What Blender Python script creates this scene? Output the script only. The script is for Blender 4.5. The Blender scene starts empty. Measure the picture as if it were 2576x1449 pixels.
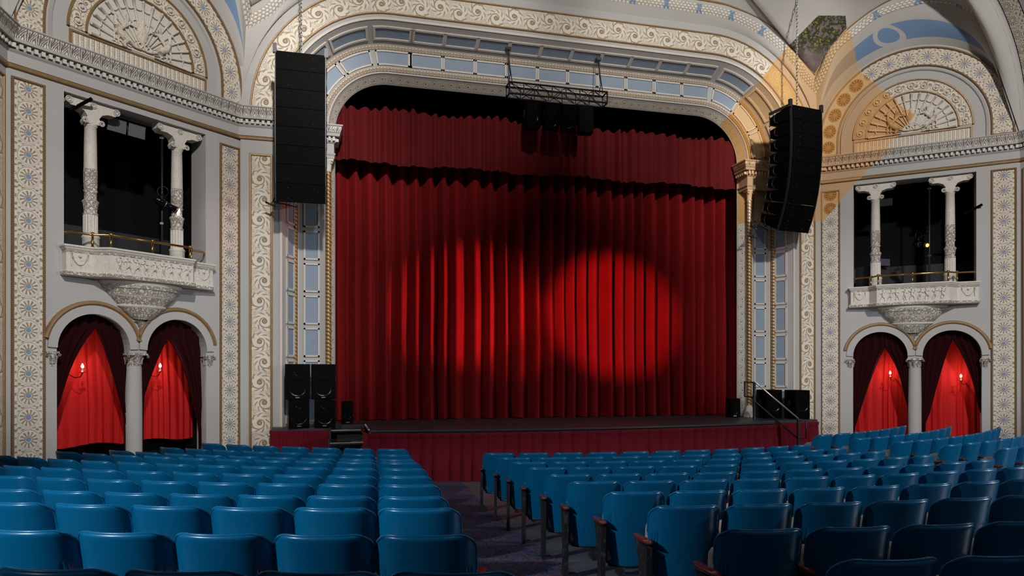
import bpy, math, random
from mathutils import Vector
random.seed(7)
PI = math.pi
sc = bpy.context.scene
COL = sc.collection

# ------------------------------------------------------------------ object helpers
def tag(o, label=None, cat=None, group=None, kind=None):
    if label: o['label'] = label
    if cat: o['category'] = cat
    if group: o['group'] = group
    if kind: o['kind'] = kind
    return o

def empty(name, loc, label=None, cat=None, group=None, rz=0.0):
    o = bpy.data.objects.new(name, None); COL.objects.link(o)
    o.empty_display_size = .1
    o.location = loc; o.rotation_euler = (0, 0, rz)
    return tag(o, label, cat, group)

class MB:
    def __init__(s): s.v = []; s.f = []; s.uv = []; s.sm = []
    def pts(s, ps):
        i = len(s.v); s.v.extend([tuple(p) for p in ps]); return i
    def face(s, idx, uv=None, smooth=False):
        s.f.append(tuple(idx)); s.uv.append(uv or [(0, 0)] * len(idx)); s.sm.append(smooth)
    def poly(s, ps, uv=None, smooth=False):
        i = s.pts(ps); s.face(range(i, i + len(ps)), uv, smooth)
    def grid(s, rows, us=None, vs=None, smooth=True, closed=False):
        n = len(rows[0]); i0 = s.pts([p for r in rows for p in r])
        us = us or list(range(n + 1)); vs = vs or list(range(len(rows)))
        if closed and len(us) < n + 1: us = list(us) + [us[-1] * 2 - us[-2]]
        for j in range(len(rows) - 1):
            for i in range(n if closed else n - 1):
                k = (i + 1) % n
                s.face((i0 + j * n + i, i0 + j * n + k, i0 + (j + 1) * n + k, i0 + (j + 1) * n + i),
                       [(us[i], vs[j]), (us[i + 1], vs[j]), (us[i + 1], vs[j + 1]), (us[i], vs[j + 1])], smooth)
    def box(s, c, h, R=None, taper=1.0):
        # centre, half sizes, optional function for rotation
        ps = []
        for z in (-1, 1):
            t = taper if z > 0 else 1.0
            for x, y in ((-1, -1), (1, -1), (1, 1), (-1, 1)):
                p = Vector((x * h[0] * t, y * h[1] * t, z * h[2]))
                if R: p = R @ p
                ps.append((c[0] + p[0], c[1] + p[1], c[2] + p[2]))
        i = s.pts(ps)
        for q in ((0, 3, 2, 1), (4, 5, 6, 7), (0, 1, 5, 4), (1, 2, 6, 5), (2, 3, 7, 6), (3, 0, 4, 7)):
            s.face([i + k for k in q], [(0, 0), (1, 0), (1, 1), (0, 1)])
    def tube(s, ps, r, n=8, cap=True):
        ps = [Vector(p) for p in ps]; rr = r if isinstance(r, (list, tuple)) else [r] * len(ps)
        rows = []; up = None
        for i, p in enumerate(ps):
            d = (ps[min(i + 1, len(ps) - 1)] - ps[max(i - 1, 0)])
            if d.length < 1e-7: d = Vector((0, 0, 1))
            d.normalize()
            if up is None:
                up = Vector((0, 0, 1)) if abs(d.z) < .9 else Vector((1, 0, 0))
            a = d.cross(up)
            if a.length < 1e-5: a = d.cross(Vector((0, 1, 0)))
            a.normalize(); b = a.cross(d).normalized(); up = b
            rows.append([tuple(p + (a * math.cos(t) + b * math.sin(t)) * rr[i]) for t in [2 * PI * k / n for k in range(n)]])
        base = len(s.v)
        s.grid(rows, closed=True)
        if cap:
            s.face([base + k for k in range(n)]); s.face([base + (len(rows) - 1) * n + k for k in range(n - 1, -1, -1)])
    def lathe(s, prof, c=(0, 0, 0), n=20, sx=1, sy=1):
        rows = [[(c[0] + r * sx * math.cos(2 * PI * k / n), c[1] + r * sy * math.sin(2 * PI * k / n), c[2] + z) for k in range(n)] for r, z in prof]
        L = [0]
        for a, b in zip(prof, prof[1:]): L.append(L[-1] + math.hypot(a[0] - b[0], a[1] - b[1]))
        R = max(p[0] for p in prof)
        s.grid(rows, us=[2 * PI * R * k / n for k in range(n + 1)], vs=L, closed=True)
    def ball(s, c, r, n=10, m=6, sc3=(1, 1, 1)):
        rows = [[(c[0] + r * sc3[0] * math.sin(PI * j / m) * math.cos(2 * PI * k / n), c[1] + r * sc3[1] * math.sin(PI * j / m) * math.sin(2 * PI * k / n), c[2] + r * sc3[2] * math.cos(PI * j / m)) for k in range(n)] for j in range(m + 1)]
        s.grid(rows, closed=True)
    def prism(s, poly, fr, o0, o1):
        # 2D polygon through frame fr(x,y,off) between offsets
        a = [fr(x, y, o0) for x, y in poly]; b = [fr(x, y, o1) for x, y in poly]
        uv = [(x, y) for x, y in poly]
        s.poly(a, uv); s.poly(b[::-1], uv[::-1])
        n = len(poly)
        for i in range(n):
            j = (i + 1) % n
            s.poly([a[i], a[j], b[j], b[i]], [(0, 0), (.1, 0), (.1, .1), (0, .1)])
    def build(s, name, m, parent=None, kind=None):
        me = bpy.data.meshes.new(name); me.from_pydata(s.v, [], s.f)
        uvl = me.uv_layers.new(name='UVMap')
        k = 0
        data = [0.0] * (2 * len(me.loops))
        for uv in s.uv:
            for a in uv:
                data[2 * k] = a[0]; data[2 * k + 1] = a[1]; k += 1
        uvl.data.foreach_set('uv', data)
        me.polygons.foreach_set('use_smooth', s.sm)
        me.validate(); me.update()
        o = bpy.data.objects.new(name, me); COL.objects.link(o)
        if m: me.materials.append(m)
        if parent:
            o.parent = parent
        if kind: o['kind'] = kind
        return o

def relto(parent, mb):   # express world-space verts in a parent's space (translation + z rotation)
    mw = (parent.matrix_basis.inverted())
    mb.v = [tuple(mw @ Vector(p)) for p in mb.v]
    return mb

# ------------------------------------------------------------------ shader helpers
class NT:
    def __init__(s, m): s.t = m.node_tree; s.n = s.t.nodes; s.l = s.t.links
    def node(s, typ, **kw):
        x = s.n.new(typ)
        for k, v in kw.items(): setattr(x, k, v)
        return x
    def inp(s, sock, v):
        if isinstance(v, X): s.l.new(v.s, sock)
        elif isinstance(v, (tuple, list)): sock.default_value = (tuple(v) + (1,))[:len(sock.default_value)]
        else: sock.default_value = v
    def m(s, op, a, b=None, c=None, clamp=False):
        x = s.node('ShaderNodeMath', operation=op); x.use_clamp = clamp
        s.inp(x.inputs[0], a)
        if b is not None: s.inp(x.inputs[1], b)
        if c is not None: s.inp(x.inputs[2], c)
        return X(s, x.outputs[0])
    def mix(s, f, a, b):
        x = s.node('ShaderNodeMix', data_type='RGBA'); s.inp(x.inputs[0], f); s.inp(x.inputs[6], a); s.inp(x.inputs[7], b)
        return X(s, x.outputs[2])
    def mul(s, a, b):
        x = s.node('ShaderNodeMix', data_type='RGBA', blend_type='MULTIPLY'); s.inp(x.inputs[0], 1.0); s.inp(x.inputs[6], a); s.inp(x.inputs[7], b)
        return X(s, x.outputs[2])
    def uv(s):
        u = s.node('ShaderNodeUVMap'); u.uv_map = 'UVMap'
        x = s.node('ShaderNodeSeparateXYZ'); s.l.new(u.outputs[0], x.inputs[0])
        return X(s, x.outputs[0]), X(s, x.outputs[1])
    def pos(s):
        g = s.node('ShaderNodeNewGeometry'); x = s.node('ShaderNodeSeparateXYZ'); s.l.new(g.outputs[0], x.inputs[0])
        return X(s, x.outputs[0]), X(s, x.outputs[1]), X(s, x.outputs[2])
    def vec(s, a, b, c=0.0):
        x = s.node('ShaderNodeCombineXYZ'); s.inp(x.inputs[0], a); s.inp(x.inputs[1], b); s.inp(x.inputs[2], c)
        return X(s, x.outputs[0])
    def noise(s, scale, detail=2, vec=None, rough=.5):
        x = s.node('ShaderNodeTexNoise'); x.inputs['Scale'].default_value = scale; x.inputs['Detail'].default_value = detail
        x.inputs['Roughness'].default_value = rough
        if vec is None:
            g = s.node('ShaderNodeNewGeometry'); s.l.new(g.outputs[0], x.inputs['Vector'])
        else: s.inp(x.inputs['Vector'], vec)
        return X(s, x.outputs[0])
    def step(s, x, lo, hi):   # smooth 0..1
        n = s.node('ShaderNodeMapRange'); n.interpolation_type = 'SMOOTHSTEP'
        s.inp(n.inputs[0], x); n.inputs[1].default_value = lo; n.inputs[2].default_value = hi
        return X(s, n.outputs[0])
class X:
    def __init__(s, g, k): s.g = g; s.s = k
    def __add__(a, b): return a.g.m('ADD', a, b)
    __radd__ = __add__
    def __sub__(a, b): return a.g.m('SUBTRACT', a, b)
    def __rsub__(a, b): return a.g.m('SUBTRACT', b, a)
    def __mul__(a, b): return a.g.m('MULTIPLY', a, b)
    __rmul__ = __mul__
    def __truediv__(a, b): return a.g.m('DIVIDE', a, b)
    def abs(a): return a.g.m('ABSOLUTE', a)
    def fr(a): return a.g.m('FRACT', a)
    def fl(a): return a.g.m('FLOOR', a)
    def sin(a): return a.g.m('SINE', a)
    def sqrt(a): return a.g.m('SQRT', a)
    def gt(a, b): return a.g.m('GREATER_THAN', a, b)
    def lt(a, b): return a.g.m('LESS_THAN', a, b)
    def max(a, b): return a.g.m('MAXIMUM', a, b)
    def min(a, b): return a.g.m('MINIMUM', a, b)

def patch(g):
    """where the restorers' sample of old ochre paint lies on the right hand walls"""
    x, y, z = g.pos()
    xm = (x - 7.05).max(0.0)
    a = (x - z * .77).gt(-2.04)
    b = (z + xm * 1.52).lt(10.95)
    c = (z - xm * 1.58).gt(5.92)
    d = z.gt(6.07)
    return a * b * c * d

MATS = {}
def material(name, fn=None, col=(.5, .5, .5), rough=.6, metal=0.0, bump=.0, dist=.01, spec=.5, emit=None, est=1.0, sheen=0.0, coat=0.0):
    if name in MATS: return MATS[name]
    m = bpy.data.materials.new(name); m.use_nodes = True
    g = NT(m); b = g.n['Principled BSDF']
    b.inputs['Roughness'].default_value = rough; b.inputs['Metallic'].default_value = metal
    b.inputs['Specular IOR Level'].default_value = spec
    if sheen: b.inputs['Sheen Weight'].default_value = sheen; b.inputs['Sheen Roughness'].default_value = .5; b.inputs['Sheen Tint'].default_value = (.8, .12, .12, 1)
    if coat: b.inputs['Coat Weight'].default_value = coat; b.inputs['Coat Roughness'].default_value = .12
    h = None; c = col
    if fn:
        r = fn(g); c, h = r if isinstance(r, tuple) else (r, None)
    g.inp(b.inputs['Base Color'], c)
    if h is not None:
        n = g.node('ShaderNodeBump'); n.inputs['Strength'].default_value = bump; n.inputs['Distance'].default_value = dist
        g.inp(n.inputs['Height'], h); g.l.new(n.outputs[0], b.inputs['Normal'])
    if emit:
        b.inputs['Emission Color'].default_value = emit + (1,); b.inputs['Emission Strength'].default_value = est
    MATS[name] = m
    return m

WALL = (.44, .425, .415); CREAM = (.70, .655, .575); BROWN = (.23, .135, .06); GOLD = (.30, .185, .085)
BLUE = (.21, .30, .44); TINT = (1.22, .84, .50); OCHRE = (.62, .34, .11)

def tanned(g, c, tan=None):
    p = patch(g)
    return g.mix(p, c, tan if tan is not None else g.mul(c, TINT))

def f_wall(g):
    n = g.noise(1.3, 4); n2 = g.noise(22, 3)
    c = g.mix(n * .5 + n2 * .12, (.475, .462, .455), (.40, .385, .375))
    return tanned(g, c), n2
M_WALL = material('wall_paint', f_wall, rough=.75, bump=.08, dist=.01, spec=.25)

def f_gold(g):
    n = g.noise(9, 4)
    return tanned(g, g.mix(n, (.36, .225, .10), (.20, .115, .045)), (.55, .33, .15)), n
M_GOLD = material('aged_gold_paint', f_gold, rough=.45, metal=.25, bump=.2, dist=.005)

def f_bead(g):
    u, v = g.uv()
    s = (u * 2 * PI / .028).sin()
    return tanned(g, g.mix(s * .5 + .5, (.13, .07, .03), (.33, .20, .09)), (.5, .3, .13)), s
M_BEAD = material('beaded_gold_moulding', f_bead, rough=.5, bump=.6, dist=.008)

def f_medal(pitch, R, w, rosette=False):
    def fn(g):
        u, v = g.uv()
        cell = (u / pitch).fl(); cu = ((u / pitch).fr() - .5) * pitch; cv = v - w / 2
        r = (cu * cu + cv * cv).sqrt() / R; th = g.m('ARCTAN2', cv, cu)
        nz = g.noise(40, 2, g.vec(u, v)); n2 = g.noise(16, 3, g.vec(u, v))
        alt = (cell * .5).fr() * 2
        ring = 1 - g.step((r - .97).abs(), .01, .05)
        pet = (th * 12 + (r * 3 + alt * 2).sin() * 1.2).sin() + (nz - .5) * 1.5
        zone = g.step(r, .34, .42) * (1 - g.step(r, .74, .84))
        petm = g.step(pet, .0, .5) * zone
        in1 = (1 - g.step((r - .34).abs(), .02, .07)) * .7
        out = g.step(r, 1.02, 1.1) * g.step((cu * 46).sin() * (cv * 60 + nz * 6).sin() + (n2 - .5) * 1.6, .25, .5) * .8
        k = (petm * (.55 + n2 * .5)).max(ring * .45).max(in1).max(out)
        base = g.mix(n2, (.74, .695, .61), (.60, .555, .48))
        c = g.mix(k, base, (.22, .135, .065))
        tn = g.mix(g.step(r, .92, 1.0), g.mix(petm, (.50, .24, .06), (.25, .10, .025)), (.66, .42, .20))
        blue = (1 - g.step(r, .22, .25))
        if not rosette:
            c = g.mix(blue, c, g.mix(n2, (.24, .33, .50), (.17, .25, .40)))
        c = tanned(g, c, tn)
        h = (1 - k) * .6 + (1 - g.step((r - .9).abs(), .03, .12)) * .5 + blue * .7
        return c, h
    return fn
M_MED = material('medallion_ornament', f_medal(.355, .163, .38), rough=.7, bump=.7, dist=.012, spec=.25)
M_MEDW = material('medallion_ornament_wide', f_medal(.359, .168, .42), rough=.7, bump=.7, dist=.012, spec=.25)
M_MEDA = material('medallion_arch_ornament', f_medal(.378, .163, .39), rough=.7, bump=.7, dist=.012, spec=.25)
M_ROS = material('rosette_ornament', f_medal(.33, .13, .36, True), rough=.7, bump=.7, dist=.015, spec=.25)

def f_scroll(pitch, w):
    def fn(g):
        u, v = g.uv()
        q = u / pitch; cell = q.fl(); alt = ((cell * .5).fr() * 4 - 1)     # -1 / +1
        cu = (q.fr() - .5) * pitch; cv = v - w / 2 - alt * w * .11
        r = (cu * cu + cv * cv).sqrt(); th = g.m('ARCTAN2', cv, cu)
        nz = g.noise(26, 3, g.vec(u, v)); n3 = g.noise(60, 2, g.vec(u, v))
        R = w * .36
        sp = (r / (R * .78) + alt * th / (2 * PI) + (nz - .5) * .12).fr()
        line = (1 - g.step((sp - .5).abs(), .05, .11)) * (1 - g.step(r, R * 1.05, R * 1.15)) * g.step(r, R * .3, R * .36)
        ros = (1 - g.step((r - R * .23).abs(), R * .05, R * .12)) + (1 - g.step(r, R * .05, R * .1))
        leaf = g.step((th * 9 + alt * r * 60).sin() + (n3 - .5) * 2.2, .35, .8) * g.step(r, R * .78, R * .9) * (1 - g.step(r, R * 1.15, R * 1.35))
        stray = g.step(r, R * 1.2, R * 1.4) * g.step((nz - .5).abs(), .0, .02) * g.step(n3, .52, .6)
        k = (line * .75).max(ros * .9).max(leaf * .7).max(stray * .55)
        base = g.mix(nz, (.80, .745, .64), (.68, .625, .525))
        c = g.mix(k, base, (.25, .15, .065))
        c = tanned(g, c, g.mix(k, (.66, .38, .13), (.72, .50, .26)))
        h = 1 - k + nz * .6
        return c, h
    return fn
M_SCR = material('scroll_ornament', f_scroll(.43, .46), rough=.7, bump=.8, dist=.014, spec=.25)
M_SCRN = material('narrow_scroll_ornament', f_scroll(.2, .17), rough=.7, bump=.8, dist=.01, spec=.25)
M_SCRL = material('lunette_scroll_ornament', f_scroll(.26, .25), rough=.7, bump=.8, dist=.012, spec=.25)

def f_guil(g):
    u, v = g.uv(); p = .075
    cu = ((u / p).fr() - .5) * p; cv = v - .055
    r = (cu * cu + cv * cv).sqrt()
    k = 1 - g.step((r - .030).abs(), .004, .009); hole = 1 - g.step(r, .012, .018)
    ed = g.step((v - .055).abs(), .043, .047) * g.step((u * 2 * PI / .03).sin(), -.2, .4)
    kk = k.max(hole).max(ed)
    c = g.mix(kk, (.74, .69, .60), (.24, .145, .075))
    return tanned(g, c, g.mix(kk, (.62, .33, .09), (.30, .13, .03))), 1 - kk
M_GUIL = material('guilloche_ornament', f_guil, rough=.7, bump=.7, dist=.01, spec=.25)

def f_leaf(p, w, col=(.74, .72, .68)):
    def fn(g):
        u, v = g.uv()
        cu = (((u / p) + (g.noise(9, 2, g.vec(u, v)) - .5) * .25).fr() - .5).abs() * 2
        y = v / w; nz = g.noise(48, 3, g.vec(u, v))
        a = ((cu * 3.2 + y * 2.2 + nz) * 5).sin()
        k = g.step(a, .05, .5) * .9
        edge = g.step(cu, .86, .95)
        kk = k.max(edge * .8)
        return tanned(g, g.mix(kk, col, (.17, .13, .10))), 1 - kk
    return fn
M_LEAF = material('leaf_moulding', f_leaf(.17, .18, (.84, .82, .79)), rough=.65, bump=.9, dist=.02)
def f_carve(g):
    u, v = g.uv(); n1 = g.noise(9, 1); n2 = g.noise(15, 2); n3 = g.noise(4, 2)
    a = 1 - g.step((n1 - .5).abs(), .012, .04); b = 1 - g.step((n2 - .5).abs(), .012, .035)
    cu = ((u / .12).fr() - .5).abs() * 2; cv = ((v / .11).fr() - .5).abs() * 2
    r = (cu * cu + cv * cv).sqrt(); ring = 1 - g.step((r - .8).abs(), .06, .16)
    k = (a * .75).max(b * .8).max(ring * .55)
    return tanned(g, g.mix(k, g.mix(n3, (.76, .735, .69), (.62, .59, .54)), (.24, .17, .09))), 1 - k
M_BELL = material('corbel_relief', f_carve, rough=.65, bump=1.0, dist=.02)

def f_garl(g):
    u, v = g.uv(); w = .24
    nz = g.noise(12, 2, g.vec(u, v))
    row = (v / .055).fl(); uu = (u / .10 + row * .5).fr() - .5; vv_ = (v / .055).fr() - .5
    k = g.step((uu * uu * 1.6 + vv_ * vv_ * 1.3).sqrt() + (nz - .5) * .2, .40, .55) * .75
    c = g.mix(k, (.70, .675, .625), (.40, .33, .25))
    q = ((u / .88).fr() - .5).abs() * .88; vv = (v - w / 2).abs()
    xr = (1 - g.step((q - vv * .35 - .012).abs(), .03, .036))
    x_, y_, z_ = g.pos(); xr = xr * z_.gt(10.35)
    c = g.mix(xr, c, (.22, .31, .44))
    return tanned(g, c, g.mix(k, (.70, .50, .28), (.42, .26, .11))), 1 - k
M_GARL = material('laurel_garland', f_garl, rough=.7, bump=.9, dist=.02, spec=.25)

def f_flute(g):
    u, v = g.uv()
    s = (u / .088).fr(); k = g.step((s - .5).abs(), .26, .32)
    n = g.noise(70, 2, g.vec(u, v))
    k2 = (1 - k) * g.step(n, .46, .56) * .75
    kk = k2.max((1 - g.step((s - .2).abs(), .03, .06)) * .8)
    return tanned(g, g.mix(kk, (.76, .71, .62), (.20, .12, .06))), k + .2
M_FLUTE = material('fluted_frieze', f_flute, rough=.7, bump=.8, dist=.015)

def f_cream(g):
    n = g.noise(7, 4); n2 = g.noise(45, 3)
    k = g.step(n2, .52, .66) * .32
    return tanned(g, g.mix(k, g.mix(n, (.74, .70, .64), (.60, .565, .51)), (.32, .22, .12))), n2
M_CREAM = material('cream_plaster', f_cream, rough=.65, bump=.3, dist=.008, spec=.3)
M_LUN = material('lunette_plaster', lambda g: tanned(g, g.mix(g.noise(5, 4), (.70, .66, .58), (.58, .54, .47)), (.62, .36, .14)), rough=.7)
def f_relief(g):
    n2 = g.noise(38, 3)
    return tanned(g, g.mix(g.step(n2, .45, .62) * .5, (.72, .67, .58), (.34, .22, .11)), (.60, .33, .12)), n2
M_REL = material('plaster_relief', f_relief, rough=.65, bump=.5, dist=.01)
M_BLUE = material('blue_panel_paint', lambda g: (tanned(g, g.mix(g.noise(6, 4), (.27, .335, .43), (.22, .28, .365)), (.60, .40, .20)), g.noise(30, 3)), rough=.6, bump=.15, dist=.006)
M_PFR = material('panel_frame_paint', lambda g: tanned(g, g.mix(g.noise(8, 3), (.66, .61, .54), (.56, .51, .45)), (.68, .48, .28)), rough=.6)
def f_tw(g):
    u, v = g.uv()
    s = ((u * 1.0 / .5 * 2 + v / .085) * 2 * PI).sin()
    c = g.mix(s * .5 + .5, (.17, .09, .03), (.50, .31, .12))
    return tanned(g, c, g.mix(s * .5 + .5, (.50, .32, .18), (.78, .62, .44))), s
M_TW = material('twisted_gilt', f_tw, rough=.4, metal=.35, bump=.3, dist=.01)
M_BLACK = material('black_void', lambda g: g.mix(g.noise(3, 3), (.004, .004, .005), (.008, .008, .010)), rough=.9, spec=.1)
M_DGREY = material('dark_grey_paint', lambda g: g.mix(g.noise(3, 4), (.030, .030, .036), (.018, .018, .022)), rough=.8)
M_SPK = material('speaker_black', lambda g: (g.mix(g.noise(40, 2), (.0008, .0008, .001), (.0016, .0015, .0015)), g.noise(300, 1)), rough=.6, bump=.2, dist=.002, spec=.06)
M_SPKG = material('speaker_gloss_black', lambda g: g.mix(g.noise(10, 2), (.002, .002, .003), (.004, .004, .005)), rough=.2, spec=.3)
M_STEEL = material('steel', lambda g: g.mix(g.noise(20, 3), (.45, .45, .46), (.30, .30, .31)), rough=.35, metal=.9)
M_DST = material('dark_steel', lambda g: g.mix(g.noise(20, 3), (.05, .05, .055), (.03, .03, .033)), rough=.4, metal=.6)
M_BRASS = material('polished_brass', lambda g: g.mix(g.noise(12, 3), (.62, .42, .15), (.45, .28, .08)), rough=.2, metal=1.0)
M_ALU = material('brushed_rail', lambda g: g.mix(g.noise(30, 3), (.75, .72, .66), (.6, .57, .52)), rough=.3, metal=.7)
M_WHITE = material('white_edge_paint', lambda g: g.mix(g.noise(14, 3), (.66, .64, .60), (.48, .46, .43)), rough=.6)

def f_velvet(a, b):
    def fn(g):
        x, y, z = g.pos()
        n = g.noise(2.2, 4); n2 = g.noise(1, 3, g.vec(x * 60, y * 60, z * 9))
        return g.mix(n * .6 + n2 * .4, a, b), n2
    return fn
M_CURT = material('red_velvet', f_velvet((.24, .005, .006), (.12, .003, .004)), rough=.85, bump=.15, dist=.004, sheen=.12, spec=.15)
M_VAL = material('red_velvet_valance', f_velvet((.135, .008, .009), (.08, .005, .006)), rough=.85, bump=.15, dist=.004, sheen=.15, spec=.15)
M_SKIRT = material('maroon_skirt_cloth', f_velvet((.20, .009, .022), (.12, .005, .014)), rough=.85, bump=.2, dist=.003, sheen=.3, spec=.15)
M_DRAPE = material('dark_maroon_velvet', f_velvet((.024, .002, .003), (.012, .001, .002)), rough=.9, bump=.15, dist=.004, sheen=.1, spec=.1)
def f_redcl(g):
    x, y, z = g.pos(); n = g.noise(1, 3, g.vec(x * 30, y * 30, z * 1.2))
    return g.mix(n, (.55, .010, .010), (.38, .006, .007)), n
M_REDCL = material('bright_red_cloth', f_redcl, rough=.7, bump=.2, dist=.004, spec=.2)
M_STAGE = material('stage_floor_paint', lambda g: (g.mix(g.noise(2.5, 5), (.050, .050, .056), (.026, .026, .031)), g.noise(14, 4)), rough=.42, bump=.1, dist=.004)
M_WOOD = material('bare_plywood', lambda g: g.mix(g.noise(4, 4), (.42, .25, .12), (.32, .18, .08)), rough=.6)
M_BLK = material('black_stair_paint', lambda g: g.mix(g.noise(6, 3), (.012, .012, .012), (.02, .018, .018)), rough=.6)
M_FLOOR = material('worn_concrete_floor', lambda g: (g.mix(g.noise(1.6, 6, rough=.65), (.17, .175, .19), (.08, .085, .10)), g.noise(12, 4)), rough=.42, bump=.15, dist=.006)
def f_carpet(g):
    x, y, z = g.pos()
    a = (x * .98 + y * .06) / .17; b = (y + x * -.06) / .17
    dx = ((a.fr() - .5).abs()); dy = ((b.fr() - .5).abs())
    lat = (1 - g.step((dx - .47).abs(), .02, .05)).max(1 - g.step((dy - .47).abs(), .02, .05))
    n = g.noise(34, 3); n2 = g.noise(90, 2); n3 = g.noise(55, 1)
    c = g.mix(g.step(n, .44, .54), (.030, .034, .060), (.05, .10, .27))
    c = g.mix(g.step(n3, .60, .66) * .8, c, (.10, .15, .24))
    c = g.mix((lat * g.step(n2, .36, .48) * .85).max(g.step(g.noise(21, 3), .52, .58) * .55), c, (.20, .085, .04))
    c = g.mix(g.step(n2, .66, .70), c, (.28, .19, .05))
    return c, n2
M_CARP = material('patterned_carpet', f_carpet, rough=.95, bump=.4, dist=.004, spec=.1)
def f_seat(g):
    n = g.noise(.9, 2); n2 = g.noise(60, 2)
    return g.mix(n, (.0005, .135, .30), (.0005, .11, .26)), n2
M_SEAT = material('blue_enamel', f_seat, rough=.28, bump=.02, dist=.002, spec=.35, coat=.1)
M_PAD = material('beige_seat_cloth', lambda g: (g.mix(g.noise(60, 2), (.42, .38, .31), (.32, .28, .23)), g.noise(200, 1)), rough=.9, bump=.2, dist=.003)
M_IRON = material('cast_iron', lambda g: g.mix(g.step(g.noise(14, 4), .55, .75), (.022, .022, .028), (.08, .08, .095)), rough=.5, metal=.3)
M_MAHOG = material('varnished_mahogany', lambda g: g.mix(g.noise(9, 4), (.20, .035, .014), (.11, .018, .008)), rough=.18, coat=.6)
M_BULB = material('lit_candle_bulb', None, col=(1, .85, .6), emit=(1.0, .62, .30), est=60)
M_LENS = material('lit_spot_lens', None, col=(1, 1, 1), emit=(1.0, .92, .85), est=30)
M_GLOW = material('amber_lamp_face', None, col=(1, .3, .1), emit=(1.0, .22, .04), est=5)
M_CAND = material('ivory_candle', None, col=(.75, .62, .45), rough=.5)
M_VENT = material('grey_grille', lambda g: (lambda u, v: g.mix(g.step(((u * 60).sin() * (v * 60).sin()).abs(), .1, .5), (.02, .02, .02), (.20, .20, .21)))(*g.uv()), rough=.6)
M_PURP = material('purple_fabric', lambda g: g.mix(g.noise(60, 2), (.03, .018, .05), (.12, .08, .17)), rough=.8)

# ------------------------------------------------------------------ frames of reference
SW = (.746, -.666); SN = (-.666, -.746)      # direction along the splayed wall, and its inward normal (right hand side)
def wall_frame(sg):
    def fr(s, z, off=0.0):
        x = 7.05 + SW[0] * s + SN[0] * off; y = -.8 + SW[1] * s + SN[1] * off
        return (sg * x, y, z)
    return fr
def y_frame(v):
    return lambda x, z, off=0.0: (x, v - off, z)
FA = y_frame(-.9)

def sweep(mb, fr, path, prof, closed=False, smooth=False):
    """profile [(across, out)] along a 2D path in frame fr; across is to the left of travel"""
    n = len(path); nor = []
    for i in range(n):
        if closed: a, b, c = path[i - 1], path[i], path[(i + 1) % n]
        else: a, b, c = path[max(i - 1, 0)], path[i], path[min(i + 1, n - 1)]
        d1 = (b[0] - a[0], b[1] - a[1]); d2 = (c[0] - b[0], c[1] - b[1])
        l1 = math.hypot(*d1) or 1e-9; l2 = math.hypot(*d2) or 1e-9
        n1 = (-d1[1] / l1, d1[0] / l1); n2 = (-d2[1] / l2, d2[0] / l2)
        if l1 < 1e-8: n1 = n2
        if l2 < 1e-8: n2 = n1
        m = (n1[0] + n2[0], n1[1] + n2[1]); k = math.hypot(*m) or 1
        m = (m[0] / k, m[1] / k); c_ = max(.3, m[0] * n1[0] + m[1] * n1[1])
        nor.append((m[0] / c_, m[1] / c_))
    pp = list(path) + ([path[0]] if closed else []); nn = nor + ([nor[0]] if closed else [])
    L = [0]
    for a, b in zip(pp, pp[1:]): L.append(L[-1] + math.hypot(a[0] - b[0], a[1] - b[1]))
    V = [0]
    for a, b in zip(prof, prof[1:]): V.append(V[-1] + math.hypot(a[0] - b[0], a[1] - b[1]))
    rows = [[fr(p[0] + q[0] * w, p[1] + q[1] * w, o) for p, q in zip(pp, nn)] for w, o in prof]
    mb.grid(rows, us=L, vs=V, smooth=smooth)
HR = lambda w, h: [(-w / 2, 0), (-w / 2, h * .5), (-w * .25, h), (w * .25, h), (w / 2, h * .5), (w / 2, 0)]

def rect(a, b, c, d): return [(a, c), (a, d), (b, d), (b, c)]    # clockwise: inside is to the right, outside to the left

# proscenium arch outline: q in 0..5 (leg, corner, lintel, corner, leg)
XC, ZC = 3.95, 7.63
def arch(q, r, zb=0.0):
    if q <= 1: return (-(XC + r), zb + (ZC - zb) * q)
    if q <= 2:
        a = PI - (q - 1) * PI / 2; return (-XC + r * math.cos(a), ZC + r * math.sin(a))
    if q <= 3: return (-XC + 2 * XC * (q - 2), ZC + r)
    if q <= 4:
        a = PI / 2 - (q - 3) * PI / 2; return (XC + r * math.cos(a), ZC + r * math.sin(a))
    return (XC + r, ZC - (ZC - zb) * (q - 4))
def archpath(r, zb=0.0, legs=True, n=20):
    qs = ([0] if legs else []) + [1 + i / n for i in range(n + 1)] + [2 + i / 6 for i in range(1, 6)] + [3 + i / n for i in range(n + 1)] + ([5] if legs else [])
    return [arch(q, r, zb) for q in qs]

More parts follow.
